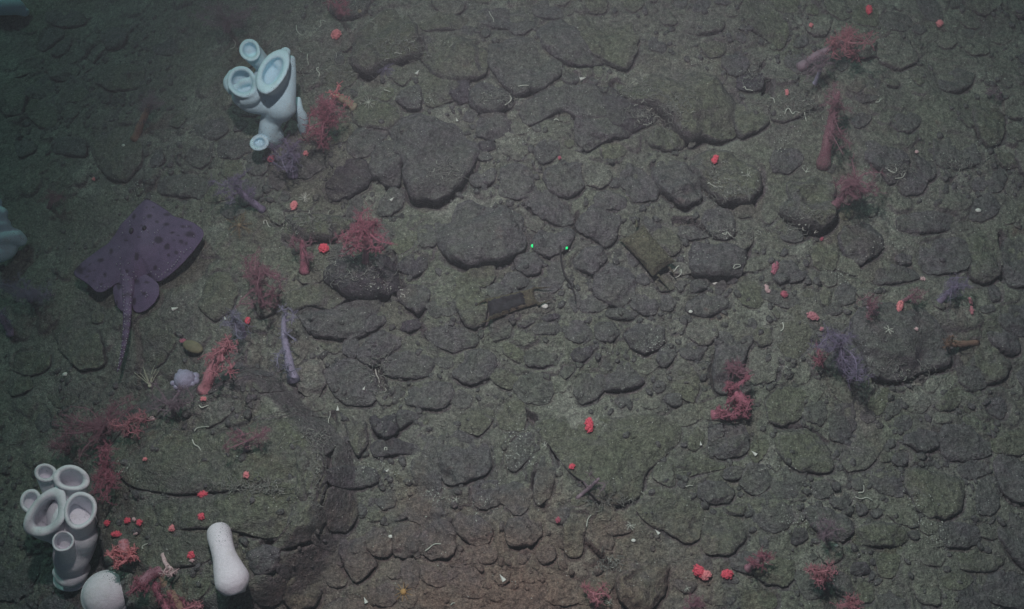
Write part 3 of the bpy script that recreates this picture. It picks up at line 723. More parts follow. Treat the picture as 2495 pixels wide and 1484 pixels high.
CR = [('A2', 7, .06, [(800,480),(1050,400),(1180,400),(1300,490)]), ('A2', 5, .05, [(1300,520),(1500,520),(1700,430),(1780,520),(1900,620)]), ('A2', 8, .05, [(700,130),(770,40),(850,0)]),
 ('A3', 5, .05, [(-20,650),(200,600),(300,540)]), ('A3', 9, .07, [(760,600),(860,660),(1100,740),(1200,900),(1280,955)]), ('A3', 5, .05, [(1280,955),(1480,945),(1640,910)]), ('A3', 8, .06, [(830,950),(960,890),(1090,800)]), ('A3', 10, .06, [(1740,560),(1850,560),(1880,640)]),
 ('A4', 10, .07, [(0,480),(20,640),(80,740),(220,790),(420,790)]), ('A3', 6, .05, [(1410,1270),(1500,1380),(1600,1450),(1760,1440)]), ('A3', 5, .04, [(1020,1190),(1080,1320),(1200,1420)]), ('B4', 9, .07, [(150,70),(220,140),(320,220)]),
 ('B2', 9, .07, [(220,245),(400,225),(540,195),(680,90)]), ('B2', 10, .06, [(520,530),(650,600),(830,640),(980,570)]), ('B2', 4, .05, [(1010,340),(1010,560),(930,680)]), ('B2', 8, .05, [(860,1150),(900,1250),(950,1380)]), ('B2', 5, .04, [(1200,880),(1260,980),(1370,1010)]),
 ('C2', 5, .05, [(0,955),(-180,890),(-350,870)]), ('C1', 5, .05, [(1530,615),(1640,635),(1780,580),(1908,515)]), ('C3', 8, .06, [(60,20),(160,110),(290,270),(330,420)]), ('C3', 5, .04, [(170,500),(180,660),(290,780)]), ('C3', 8, .06, [(600,630),(700,690),(820,720)]),
 ('C2', 8, .06, [(60,1000),(250,1010),(400,980)]), ('C2', 7, .06, [(560,60),(560,200),(520,420),(490,700)]), ('C2', 5, .05, [(270,300),(330,520),(380,770)]), ('B3', 4, .04, [(90,0),(160,70),(240,140)]), ('B3', 3.5, .05, [(480,60),(470,170),(380,310)]),
 ('B3', 6, .05, [(1200,130),(1330,140),(1480,230),(1690,240),(1730,330),(1700,470)]), ('B4', 9, .05, [(860,1230),(1000,1270),(1200,1300)]), ('A4', 7, .04, [(1290,1170),(1450,1210),(1600,1170)]), ('B4', 7, .05, [(1740,230),(1780,400),(1760,560)]), ('B4', 5, .04, [(1580,1150),(1690,1300)]),
 ('C3', 5, .05, [(540,1000),(680,1130),(750,1200)]), ('C3', 4, .04, [(930,780),(1150,910),(1260,985)]), ('C4', 5, .04, [(100,140),(300,160),(460,270)]), ('C4', 5, .04, [(1320,220),(1400,380),(1560,380)]), ('C4', 4, .04, [(1080,500),(1180,740),(1260,810)]), ('A1', 4, .05, [(680,570),(780,620),(900,610),(1020,545)]),
 ('A1', 4, .04, [(200,840),(290,905),(380,880)]), ('A1', 4, .04, [(780,1270),(880,1260),(980,1130)]), ('B1', 4, .04, [(1150,1180),(1280,960)]), ('C4', 6, .05, [(1720,560),(1800,620),(1900,720)])]
crev = np.zeros_like(Z)
for tl, wpx, dep_, pts_ in CR:
    P_ = spline([V(*tp(tl, *p))[:2] for p in pts_], 40); w_ = wpx * PX
    for i_ in range(len(P_) - 1):
        p0, p1 = P_[i_], P_[i_ + 1]; m_ = w_ * 2.4
        i0, i1 = np.searchsorted(XS, [min(p0[0], p1[0]) - m_, max(p0[0], p1[0]) + m_]); j0, j1 = np.searchsorted(YS, [min(p0[1], p1[1]) - m_, max(p0[1], p1[1]) + m_])
        if i1 <= i0 or j1 <= j0: continue
        gx = GX[j0:j1, i0:i1]; gy = GY[j0:j1, i0:i1]; e = p1 - p0; L2 = e @ e + 1e-12
        t = np.clip(((gx - p0[0]) * e[0] + (gy - p0[1]) * e[1]) / L2, 0, 1)
        d = np.hypot(gx - p0[0] - t * e[0], gy - p0[1] - t * e[1]) * (1 + 0.7 * fbm(gx, gy, 22, 3, 19))
        fade = math.sin(math.pi * min(max((i_ + 1) / 40, 0.06), 0.94)) ** 0.35
        crev[j0:j1, i0:i1] = np.maximum(crev[j0:j1, i0:i1], dep_ * fade * np.exp(-(d / w_) ** 4))
Zb = Z + fine * (bump * (crev < 0.01) - np.maximum(moat, crev) + 0.004 * fbm(GX, GY, 26, 3, 3) + 0.0025 * fbm(GX, GY, 80, 2, 13))
# the fluted cliff on the right flank of the outcrop
nx, ny = len(XS), len(YS)
me = bpy.data.meshes.new("seabed")
me.vertices.add(nx * ny)
me.vertices.foreach_set('co', np.stack([GX, GY, Zb], -1).reshape(-1).astype(np.float32))
ii, jj = np.meshgrid(np.arange(nx - 1), np.arange(ny - 1))
a = (jj * nx + ii).reshape(-1)
q = np.stack([a, a + 1, a + 1 + nx, a + nx], 1).astype(np.int32)
me.loops.add(q.size); me.loops.foreach_set('vertex_index', q.reshape(-1))
me.polygons.add(len(q)); me.polygons.foreach_set('loop_start', np.arange(0, q.size, 4, dtype=np.int32))
me.polygons.foreach_set('loop_total', np.full(len(q), 4, dtype=np.int32))
me.update(); me.validate()
me.polygons.foreach_set('use_smooth', np.ones(len(me.polygons), dtype=bool))
me.materials.append(M_BED)
seabed = bpy.data.objects.new("seabed", me); link(seabed); tag(seabed, kind='structure')

# ------------------------------------------------------------------ stones
def stone_mesh(s):
    n = 24 if s.R < 0.02 else 40 if s.R < 0.03 else (72 if s.R < 0.07 else 120)
    th = np.linspace(0, 2 * math.pi, n, endpoint=False); rr = polar_r(s, th)
    nr = 4 if s.R < 0.02 else 5 if s.R < 0.03 else (10 if s.R < 0.07 else 20)
    levels = [0.03] + list(1 - (1 - np.linspace(0, 1, nr + 1)[1:]) ** 1.5 * 0.97)
    rings = []
    cx, cy = s.c
    edge = 0.5 - 0.5 * np.sin(th - 0.25)
    for sc in levels:
        x = cx + rr * sc * np.cos(th); y = cy + rr * sc * np.sin(th)
        rings.append(np.stack([x, y, stone_h(s, x, y, sc)], 1))
    for sc, dz in ((1.004, 0.25), (0.985, 0.55), (0.93, 1.0)):
        k = 1 + (sc - 1) * (0.4 + edge)
        x = cx + rr * k * np.cos(th) ; y = cy + rr * k * np.sin(th)
        jit = 0.004 * fbm(th * 9, th * 0 + dz * 5, 1, 3, s.seed)
        top = rings[nr][:, 2]
        bot = G(x, y) - 0.75 * s.H - 0.02
        rings.append(np.stack([x + jit, y + jit, top + (bot - top) * dz], 1))
    mb = MB(); mb.loft(rings[::-1], False, True)
    return mb
small = sorted([s for s in stones if not s.label and hasattr(s, 'rank')], key=lambda s: -s.rank)
room = 285 - sum(1 for s in stones if not s.label and not hasattr(s, 'rank'))
joined = {k: MB() for k in 'robd'}
asparts = set(id(s) for s in small[:max(room, 0)])
for s in stones:
    mb = stone_mesh(s)
    org = (s.c[0], s.c[1], float(G(*s.c)))
    if s.label:
        o = mb.build("boulder", ROCKM[s.k], None, True, org)
        tag(o, s.label, "boulder" if s.R > 0.07 else "rock", "boulders and rocks on the sea floor")
    elif not hasattr(s, 'rank') or id(s) in asparts:
        o = mb.build("stone", ROCKM[s.k], seabed, True, org)
    else:
        joined[s.k].add(np.concatenate(mb.v), mb.f)
for k in joined:
    if joined[k].n: joined[k].build("small_stones", ROCKM[k], seabed, True)['kind'] = 'stuff'

# height of whatever lies on top (for setting small things down)
TOPR = np.maximum(Zb, TOPS); _xs0 = int(np.argmin(abs(XS + 2.0))); _ys0 = int(np.argmin(abs(YS + 1.15)))
def _ij(x, y): return min(max(int((y - YS[_ys0]) / 0.0058 + 0.5) + _ys0, 0), len(YS) - 1), min(max(int((x - XS[_xs0]) / 0.0058 + 0.5) + _xs0, 0), len(XS) - 1)
def top_z(x, y): j, i = _ij(x, y); return float(TOPR[j, i])
def on_stone(x, y): j, i = _ij(x, y); return TOPS[j, i] > -5
def W(dx, dy, h=0.0):
    """point resting on the visible surface at the picture position"""
    d = ray(dx, dy); c = np.array(cam.location); z = float(V(dx, dy)[2]) + 0.02
    for _ in range(5):
        p = c + d * ((z - c[2]) / d[2]); z = 0.35 * z + 0.65 * top_z(p[0], p[1])
    z += h
    return c + d * ((z - c[2]) / d[2])

# ------------------------------------------------------------------ rubble, grit and twigs (nobody could count these)
def blob_np(n, centers, sizes, flat=0.6, seed=1):
    g = np.random.default_rng(seed)
    base = []
    ph = (1 + 5 ** 0.5) / 2
    v = np.array([(-1, ph, 0), (1, ph, 0), (-1, -ph, 0), (1, -ph, 0), (0, -1, ph), (0, 1, ph), (0, -1, -ph), (0, 1, -ph), (ph, 0, -1), (ph, 0, 1), (-ph, 0, -1), (-ph, 0, 1)]) / 1.9
    f = [(0, 11, 5), (0, 5, 1), (0, 1, 7), (0, 7, 10), (0, 10, 11), (1, 5, 9), (5, 11, 4), (11, 10, 2), (10, 7, 6), (7, 1, 8), (3, 9, 4), (3, 4, 2), (3, 2, 6), (3, 6, 8), (3, 8, 9), (4, 9, 5), (2, 4, 11), (6, 2, 10), (8, 6, 7), (9, 8, 1)]
    V_, F_ = [], []
    for i, (c, s) in enumerate(zip(centers, sizes)):
        q = v * (1 + 0.22 * g.standard_normal((12, 1)))
        a = g.uniform(0, 6.28); e = g.uniform(0.7, 1.3)
        q = q * np.array([e, 1 / e, flat * g.uniform(0.7, 1.2)])
        R2 = np.array([[math.cos(a), -math.sin(a), 0], [math.sin(a), math.cos(a), 0], [0, 0, 1]])
        V_.append(q @ R2.T * s + c); F_ += [tuple(k + 12 * i for k in t) for t in f]
    return np.concatenate(V_), F_

cs, ss = [], []
while len(cs) < 4200:
    x = rng.uniform(-1.75, 1.75); y = rng.uniform(-1.05, 1.2)
    dens = float(fbm(x, y, 2.2, 3, 91)) + 0.15
    if rng.random() > 0.25 + dens * 1.3: continue
    if on_stone(x, y) and rng.random() < 0.93: continue
    s = 0.0025 + 0.011 * rng.random() ** 2.5
    cs.append((x, y, top_z(x, y) + s * 0.15)); ss.append(s)
v, f = blob_np(0, cs, ss)
o = mk("rubble", v, f, M_ROCK, None, True); tag(o, "loose pebbles and rubble filling the gaps between the rocks", "rubble", kind='stuff')

cs, ss = [], []
patch = [tp('A2', 1230, 735), tp('A3', 120, 1000), tp('A4', 1650, 590), tp('A4', 140, 1010), tp('A1', 960, 1370), tp('A1', 1400, 1000), tp('B1', 1280, 760), tp('B2', 980, 650),
         tp('B3', 1320, 380), tp('B3', 980, 1080), tp('B3', 1060, 1020), tp('B4', 560, 520), tp('B4', 940, 300), tp('C3', 140, 380), tp('C3', 50, 200), tp('C2', 1840, 340), tp('C2', 1660, 750), tp('C2', 1320, 660),
         tp('C2', 960, 460), tp('C4', 1130, 690), tp('C4', 1200, 850), tp('C4', 1280, 980), tp('C4', 90, 440), tp('C4', 250, 830), tp('B4', 160, 1200), tp('C2', 800, 440), tp('A4', 860, 340), tp('B1', 470, 1260), tp('A4', 1640, 1070), tp('C1', 950, 500)]
for k in range(2300):
    if k < 1500:
        p = patch[rng.integers(len(patch))]
        w = V(p[0] + rng.normal(0, 22), p[1] + rng.normal(0, 14)); x, y = w[0], w[1]
    else:
        x = rng.uniform(-1.7, 1.7); y = rng.uniform(-1.0, 1.15)
    s = 0.0008 + 0.0017 * rng.random() ** 3
    cs.append((x, y, top_z(x, y) + 0.0015)); ss.append(s)
v, f = blob_np(0, cs, ss, 0.5, 3)
o = mk("shell_grit", v, f, plain("grit_white", (0.42, 0.45, 0.41), 0.7, 0.3, 300), None, False); tag(o, "white crumbs of shell grit scattered over the bed", "shell grit", kind='stuff')

def twigs(n, spots, mat, name, label, cat, L=0.016, r=0.0008, spread=(26, 10)):
    mb = MB()
    for k in range(n):
        p = spots[rng.integers(len(spots))]
        sx, sy = (p[2], p[3]) if len(p) > 2 else spread
        w = V(p[0] + rng.normal(0, sx), p[1] + rng.normal(0, sy)); x, y = w[0], w[1]
        z = top_z(x, y) + 0.004; a = rng.uniform(0, 6.28); l = L * rng.uniform(0.4, 1.5); pts = []
        for t in range(5):
            pts.append((x, y, z + 0.003 * rng.random())); a += rng.normal(0, 0.7); x += math.cos(a) * l / 4; y += math.sin(a) * l / 4
        mb.sweep(pts, [r * 1.1, r, r, r, r * 0.5], 3)
    o = mb.build(name, mat); tag(o, label, cat, kind='stuff'); return o
def T(t, x, y, sx=26, sy=10): return tp(t, x, y) + (sx, sy)
clefts = [T('A2', 720, 80, 20, 20), T('A2', 1050, 340, 45, 8), T('A2', 1130, 400, 40, 12), T('A2', 430, 400, 60, 60), T('A2', 560, 560, 50, 30), T('A2', 640, 500, 40, 20), T('A2', 1400, 1280, 30, 12), T('A2', 1780, 740, 30, 8),
          T('A3', 860, 650, 30, 14), T('A3', 1080, 770, 30, 20), T('A3', 1000, 860, 35, 10), T('A3', 1180, 860, 20, 20), T('A3', 1780, 560, 35, 16), T('A3', 1480, 1340, 20, 22), T('A3', 1600, 1440, 25, 10),
          T('A4', 200, 740, 40, 14), T('A4', 320, 800, 35, 12), T('A4', 1450, 1200, 45, 10), T('A4', 980, 1260, 20, 12), T('B2', 350, 160, 50, 14), T('B2', 760, 560, 50, 20), T('B2', 640, 430, 45, 25), T('B2', 900, 1230, 14, 30),
          T('B4', 1080, 1250, 60, 14), T('B4', 260, 150, 22, 16), T('C1', 1900, 600, 40, 8), T('C1', 1750, 590, 50, 6), T('C2', 430, 240, 30, 12), T('C2', 450, 500, 10, 40), T('C3', 720, 1150, 16, 10), T('C3', 740, 700, 40, 8), T('B3', 1600, 220, 45, 8)]
twigs(2600, clefts, M_WORMD, "dead_coral_litter", "tangled fine grey litter caught in the dark clefts", "litter", 0.02, 0.0009)
twigs(260, clefts, M_WORM, "fine_worm_litter", "very fine white worm tubes caught in the dark clefts", "litter", 0.014, 0.0008)

# fluted cliff beside the outcrop: its ribs
cx0 = [T('C2', 300, 330), T('C2', 350, 340), T('C2', 400, 330), T('C2', 450, 330), T('C2', 490, 330)]
for k in range(11):
    u = k / 10.0
    x0, y0 = tp('C2', 300 + 195 * u, 300 + 30 * math.sin(k * 2.1)); x1, y1 = tp('C2', 330 + 120 * u + 8 * math.sin(k * 3), 700 + 50 * math.sin(k * 1.7))
    pts = []
    for t in np.linspace(0, 1, 12):
        px = x0 + (x1 - x0) * t + 4 * math.sin(t * 7 + k); py = y0 + (y1 - y0) * t
        w = V(px, py, 0.0); pts.append((w[0], w[1], G(w[0], w[1]) - 0.012 - 0.012 * u + 0.01 * math.sin(t * 9 + k * 2)))
    mb = MB(); rr = [0.014 * (0.35 + 0.65 * math.sin(math.pi * (0.08 + 0.84 * t))) * (1 + 0.25 * math.sin(t * 17 + k)) for t in np.linspace(0, 1, 12)]
    mb.sweep(pts, rr, 8, 1.3)
    o = mb.build("rock_rib", M_OLIVE, seabed, True, pts[0])

# ------------------------------------------------------------------ sponges
def ring_px(cx, cy, a, b, ang, z, n=56, tilt=(0, 0), wob=0.0, seed=0):
    th = np.linspace(0, 2 * math.pi, n, endpoint=False)
    w = 1 + wob * (0.5 * np.sin(2 * th + seed) + 0.4 * np.sin(3 * th + seed * 2.1) + 0.12 * np.sin(5 * th + seed * 3.3))
    ux, uy = a * w * np.cos(th), b * w * np.sin(th)
    X = ux * math.cos(ang) - uy * math.sin(ang); Y = ux * math.sin(ang) + uy * math.cos(ang)
    return np.array([VZ(cx + X[i], cy + Y[i], z + tilt[0] * X[i] * PX - tilt[1] * Y[i] * PX + wob * a * PX * 0.8 * math.sin(2.0 * th[i] + seed * 1.7) + wob * a * PX * 0.4 * math.sin(5 * th[i] + seed)) for i in range(n)])

def cup(parent, name, mat, rim, a, b, ang, zr, base, rb, zb, wall=0.26, depth=0.06, tilt=(0, 0), wob=0.12, seed=0, hole=(0, 0), matin=None):
    """open vase: outer wall from base up to a rolled lip and down the inside; pixels for place, metres for height"""
    rings = []
    ang = R(ang)
    for t in np.linspace(0, 1, 9):
        e = t ** 0.8
        k = e * e * (3 - 2 * e)
        rings.append(ring_px(base[0] + (rim[0] - base[0]) * t, base[1] + (rim[1] - base[1]) * t, rb + (a * 0.95 - rb) * k, rb + (b * 0.95 - rb) * k, ang, zb + (zr - zb) * t * 0.94, 56, (tilt[0] * t, tilt[1] * t), wob, seed))
    m = min(a, b) * PX * wall
    for ra, dz in ((1.0, -0.5), (1.02, 0.0), (1.0, 0.35), (0.94, 0.62), (1 - wall * 0.5, 0.70), (1 - wall * 0.85, 0.5), (1 - wall, 0.0), (0.97 - wall, -0.8)):
        rings.append(ring_px(rim[0], rim[1], a * ra, b * ra, ang, zr + dz * m * 0.9, 56, tilt, wob, seed))
    hx, hy = hole
    for k, (ra, dz) in enumerate(((0.92, 0.3), (0.82, 0.6), (0.66, 0.85), (0.42, 0.97), (0.12, 1.0))):
        rings.append(ring_px(rim[0] + hx * dz, rim[1] + hy * dz, a * ra * (1 - wall), b * ra * (1 - wall), ang, zr - depth * dz - m * 0.7, 56, tilt, wob, seed))
    mb = MB(); mb.loft(rings, True, True)
    return mb.build(name, mat, parent)

def lump(parent, name, mat, path, n=28, flat=1.0, wob=0.05, seed=0):
    """rounded body swept along (dx,dy,z, radius px)"""
    P = np.array([list(VZ(p[0], p[1], p[2])) + [p[3] * PX] for p in path]); Q = spline(P, 26)
    r = Q[:, 3]
    pts = Q[:, :3]; t0 = pts[0] - pts[1]; t0 /= np.linalg.norm(t0); t1 = pts[-1] - pts[-2]; t1 /= np.linalg.norm(t1)
    pre = [(pts[0] + t0 * r[0] * math.sin(a) * 0.8, r[0] * math.cos(a)) for a in (1.5, 1.25, 0.95, 0.6, 0.3)]
    post = [(pts[-1] + t1 * r[-1] * math.sin(a) * 0.8, r[-1] * math.cos(a)) for a in (0.3, 0.6, 0.95, 1.25, 1.5)]
    allp = [p for p, _ in pre] + list(pts) + [p for p, _ in post]; allr = [q for _, q in pre] + list(r) + [q for _, q in post]
    allr = [q * (1 + wob * float(fbm(i * 0.21, seed, 1, 2, seed))) for i, q in enumerate(allr)]
    mb = MB(); mb.sweep(allp, allr, n, flat); return mb.build(name, mat, parent)

def fuse(objs, name, mat, parent, voxel=0.0045, it=10):
    vs, fs, n = [], [], 0
    for o in objs:
        vs.append(np.array([v.co[:] for v in o.data.vertices])); fs += [tuple(i + n for i in p.vertices) for p in o.data.polygons]; n += len(o.data.vertices)
        me_ = o.data; bpy.data.objects.remove(o); bpy.data.meshes.remove(me_)
    me = bpy.data.meshes.new(name); me.from_pydata(np.concatenate(vs).tolist(), [], fs); me.materials.append(mat)
    o = bpy.data.objects.new(name, me); link(o, parent)
    if parent: o.location = -parent.location
    m1 = o.modifiers.new("fuse", 'REMESH'); m1.mode = 'VOXEL'; m1.voxel_size = voxel; m1.use_smooth_shade = True
    m2 = o.modifiers.new("soften", 'SMOOTH'); m2.factor = 0.5; m2.iterations = it
    return o

# tall folded sponge, upper left of centre
def z1(x, y): return (524.2 + x * 0.2196, 70.8 + y * 0.2196)
q1 = 0.2196
b = V(*z1(600, 1250)); z0 = float(b[2])
sp1 = empty("vase_sponge", b); tag(sp1, "tall folded blue-white sponge with ear-like lobes on a narrow foot", "sponge")
F = []
A_ = F.append
A_(lump(sp1, "x", M_SPONGEB, [(*z1(845, 330), z0 + .20, 50 * q1), (*z1(820, 520), z0 + .19, 84 * q1), (*z1(765, 720), z0 + .17, 145 * q1), (*z1(725, 830), z0 + .15, 185 * q1), (*z1(710, 900), z0 + .12, 160 * q1)], seed=2))
A_(lump(sp1, "x", M_SPONGEB, [(*z1(290, 730), z0 + .17, 125 * q1), (*z1(400, 775), z0 + .17, 158 * q1), (*z1(560, 790), z0 + .16, 165 * q1), (*z1(660, 780), z0 + .16, 155 * q1)], seed=3))
A_(lump(sp1, "x", M_SPONGEB, [(*z1(560, 420), z0 + .17, 80 * q1), (*z1(520, 560), z0 + .16, 110 * q1), (*z1(500, 700), z0 + .16, 120 * q1)], seed=14))
A_(lump(sp1, "x", M_SPONGEB, [(*z1(680, 880), z0 + .13, 180 * q1), (*z1(635, 985), z0 + .10, 132 * q1), (*z1(600, 1090), z0 + .08, 116 * q1), (*z1(610, 1160), z0 + .05, 142 * q1), (*z1(640, 1200), z0 + .015, 136 * q1)], seed=4))
A_(cup(sp1, "x", M_SPONGEB, z1(385, 235), 120 * q1, 126 * q1, -20, z0 + .245, z1(570, 430), 90 * q1, z0 + .17, 0.36, 0.022, (0.25, -0.25), 0.05, 5, (6, 4)))
A_(cup(sp1, "x", M_SPONGEB, z1(640, 470), 275 * q1, 150 * q1, -62, z0 + .265, z1(680, 620), 110 * q1, z0 + .17, 0.40, 0.030, (0.15, -0.10), 0.05, 6, (-4, 10)))
A_(lump(sp1, "x", M_SPONGEB, [(*z1(785, 245), z0 + .235, 62 * q1), (*z1(755, 310), z0 + .235, 78 * q1), (*z1(720, 380), z0 + .235, 80 * q1)], seed=15, flat=0.6))
A_(cup(sp1, "x", M_SPONGEB, z1(300, 590), 180 * q1, 165 * q1, 50, z0 + .235, z1(430, 740), 120 * q1, z0 + .15, 0.30, 0.030, (0.10, 0.1), 0.05, 7, (4, 4)))
A_(lump(sp1, "x", M_SPONGEB, [(*z1(240, 640), z0 + .215, 34 * q1), (*z1(320, 590), z0 + .225, 44 * q1), (*z1(390, 575), z0 + .225, 40 * q1)], seed=8))
A_(lump(sp1, "x", M_SPONGEB, [(*z1(320, 800), z0 + .20, 62 * q1), (*z1(430, 760), z0 + .215, 68 * q1), (*z1(490, 700), z0 + .215, 46 * q1)], seed=11))
fuse(F, "body", M_SPONGEB, sp1, 0.0045, 5)
fuse([cup(sp1, "x", M_SPONGEB, z1(490, 1262), 110 * q1, 92 * q1, -8, z0 + .085, z1(580, 1180), 70 * q1, z0 + .03, 0.46, 0.010, (0, -0.3), 0.05, 9)], "foot_lobe", M_SPONGEB, sp1, 0.004, 6)
lump(sp1, "flap", M_SPONGEB, [(*z1(200, 500), z0 + .17, 60 * q1), (*z1(150, 600), z0 + .165, 62 * q1), (*z1(190, 690), z0 + .16, 50 * q1)], seed=10)
b = V(*z1(960, 1050)); zz = float(b[2])
spb = empty("vase_sponge", b); tag(spb, "small blue-white sponge knob behind the red coral beside the tall folded sponge", "sponge")
lump(spb, "knob", M_SPONGEB, [(*z1(920, 780), zz + .10, 34 * q1), (*z1(935, 900), zz + .09, 50 * q1), (*z1(970, 1000), zz + .06, 66 * q1), (*z1(980, 1120), zz + .02, 44 * q1)], seed=12)
lump(spb, "stem", M_SPONGEB, [(*z1(950, 1060), zz + .04, 40 * q1), (*z1(970, 1160), zz + .0, 30 * q1)], seed=13)

# cup cluster, lower left
def z2(x, y): return (21.25 + x * 0.2554, 1105 + y * 0.2554)
q2 = 0.2554
b = V(*z2(600, 1250)); z0 = float(b[2])
sp2 = empty("cup_sponge", b); tag(sp2, "cluster of thick-lipped round white sponge cups stacked on one folded body", "sponge")
cup(sp2, "cup", M_SPONGE, z2(352, 185), 108 * q2, 88 * q2, 12, z0 + .27, z2(440, 470), 75 * q2, z0 + .16, 0.36, 0.10, (0, 0.1), 0.05, 22, matin=1)
cup(sp2, "cup", M_SPONGE, z2(212, 458), 104 * q2, 116 * q2, 0, z0 + .23, z2(420, 620), 80 * q2, z0 + .14, 0.34, 0.09, (0, 0.1), 0.05, 23)
cup(sp2, "cup", M_SPONGE, z2(598, 238), 182 * q2, 118 * q2, 6, z0 + .285, z2(590, 560), 130 * q2, z0 + .15, 0.34, 0.12, (0, 0.15), 0.08, 24, (6, 14))
cup(sp2, "cup", M_SPONGE, z2(362, 570), 262 * q2, 168 * q2, -62, z0 + .27, z2(500, 760), 140 * q2, z0 + .13, 0.40, 0.12, (0.12, 0.05), 0.14, 25, (6, 10))
cup(sp2, "cup", M_SPONGE, z2(682, 545), 178 * q2, 156 * q2, -76, z0 + .30, z2(650, 820), 160 * q2, z0 + .15, 0.24, 0.13, (0, 0.1), 0.06, 26, (2, 10))
cup(sp2, "cup", M_SPONGE, z2(518, 838), 104 * q2, 100 * q2, -20, z0 + .27, z2(580, 1010), 120 * q2, z0 + .12, 0.20, 0.07, (0, 0.1), 0.06, 27, (3, 4))
fuse([lump(sp2, "body", M_SPONGE, [(*z2(560, 560), z0 + .20, 190 * q2), (*z2(620, 700), z0 + .18, 210 * q2), (*z2(640, 830), z0 + .15, 185 * q2), (*z2(600, 980), z0 + .12, 165 * q2), (*z2(565, 1060), z0 + .09, 130 * q2)], seed=21), lump(sp2, "fold", M_SPONGE, [(*z2(470, 1120), z0 + .07, 60 * q2), (*z2(560, 1190), z0 + .07, 88 * q2), (*z2(660, 1140), z0 + .07, 92 * q2), (*z2(730, 1080), z0 + .06, 60 * q2)], seed=28), lump(sp2, "x", M_SPONGE, [(*z2(640, 620), z0 + .2, 150 * q2), (*z2(700, 760), z0 + .2, 140 * q2), (*z2(700, 880), z0 + .16, 110 * q2)], seed=30), cup(sp2, "cup", M_SPONGE, z2(590, 1190), 175 * q2, 128 * q2, -12, z0 + .035, z2(610, 1150), 120 * q2, z0 - .03, 0.26, 0.03, (0, 0), 0.06, 29)], "body", M_SPONGE, sp2, 0.005, 8)

b = V(*z2(935, 1380)); z0 = float(b[2])
sp3 = lump(None, "dome_sponge", M_SPONGE2, [(*z2(930, 1360), z0 - .03, 165 * q2), (*z2(930, 1355), z0 + .05, 200 * q2), (*z2(935, 1350), z0 + .125, 216 * q2), (*z2(930, 1335), z0 + .155, 196 * q2)], n=40, seed=31, wob=0.03)
tag(sp3, "plump smooth white sponge dome cut by the bottom edge beside the cup cluster", "sponge")

def z4(x, y): return (453.4 + x * 0.1432, 1261 + y * 0.1432)
q4 = 0.1432
b = V(*z4(570, 330)); z0 = float(V(*z4(700, 900))[2]) + 0.02
sp4 = empty("tube_sponge", (b[0], b[1], z0)); tag(sp4, "single smooth lilac-white tube sponge swelling toward its open end", "sponge")
prof = [(555, 250, .01, 180), (572, 330, .025, 186), (600, 450, .045, 176), (652, 650, .06, 176), (710, 850, .07, 214), (770, 1030, .075, 250), (800, 1120, .075, 246), (825, 1200, .072, 205), (846, 1264, .068, 150), (852, 1292, .067, 134)]
P = np.array([list(VZ(*z4(x, y), z0 + h)) + [r * q4 * PX] for x, y, h, r in prof]); Q = spline(P, 44)
inn = [(Q[-1, :3] - (Q[-1, :3] - Q[-4, :3]) * k, Q[-1, 3] * f) for k, f in ((0.0, 0.80), (0.6, 0.72), (1.6, 0.7), (2.6, 0.5), (3.0, 0.1))]
mb = MB()
def swp(mb, Q, inn, n=36, seed=1):
    pts = np.array(Q[:, :3]); t = np.gradient(pts, axis=0); t /= np.linalg.norm(t, axis=1)[:, None]
    an = np.linspace(0, 2 * math.pi, n, endpoint=False); a = np.array([0, 0, 1.0]); rings = []
    for i in range(len(pts)):
        bb = np.cross(t[i], a); bb /= np.linalg.norm(bb); aa = np.cross(bb, t[i])
        jr = 1 + 0.02 * fbm(np.cos(an) * 2, np.sin(an) * 2 + i * 0.1, 1, 2, seed)
        rings.append(pts[i] + (Q[i, 3] * jr)[:, None] * (np.cos(an)[:, None] * bb + np.sin(an)[:, None] * aa))
    for p, r in inn: rings.append(p + r * (np.cos(an)[:, None] * bb + np.sin(an)[:, None] * aa) * (1 + 0.05 * np.sin(an * 5))[:, None])
    mb.loft(rings)
swp(mb, Q, inn); mb.build("tube", M_SPONGE2, sp4)

def z5(x, y): return (x * 0.267, 453 + y * 0.267)
b = V(*z5(40, 620)); z0 = float(b[2])
sp5 = empty("lobed_sponge", b); tag(sp5, "dim bluish sponge with rounded lobes cut off by the left edge", "sponge")
fuse([lump(sp5, "lobe", M_SPONGEB, [(*z5(-60, 130), z0 + .15, 16), (*z5(-10, 150), z0 + .14, 12)], seed=41), lump(sp5, "lobe", M_SPONGEB, [(*z5(-80, 240), z0 + .14, 22), (*z5(30, 250), z0 + .13, 17)], seed=42), lump(sp5, "lobe", M_SPONGEB, [(*z5(-60, 350), z0 + .12, 26), (*z5(60, 350), z0 + .11, 16)], seed=43), lump(sp5, "lobe", M_SPONGEB, [(*z5(-20, 480), z0 + .10, 24), (*z5(120, 460), z0 + .08, 24), (*z5(200, 500), z0 + .06, 18)], seed=44), lump(sp5, "lobe", M_SPONGEB, [(*z5(-60, 620), z0 + .08, 30), (*z5(60, 590), z0 + .06, 26), (*z5(110, 560), z0 + .05, 18)], seed=45)], "body", M_SPONGEB, sp5, 0.006, 6)
b = V(30, 20); z0 = float(b[2])
sp6 = lump(None, "lobed_sponge", M_SPONGEB, [(-20, 10, z0 + .04, 34), (30, 14, z0 + .05, 30), (62, 30, z0 + .03, 14)], seed=46); tag(sp6, "barely lit sponge lobe in the top left corner", "sponge")

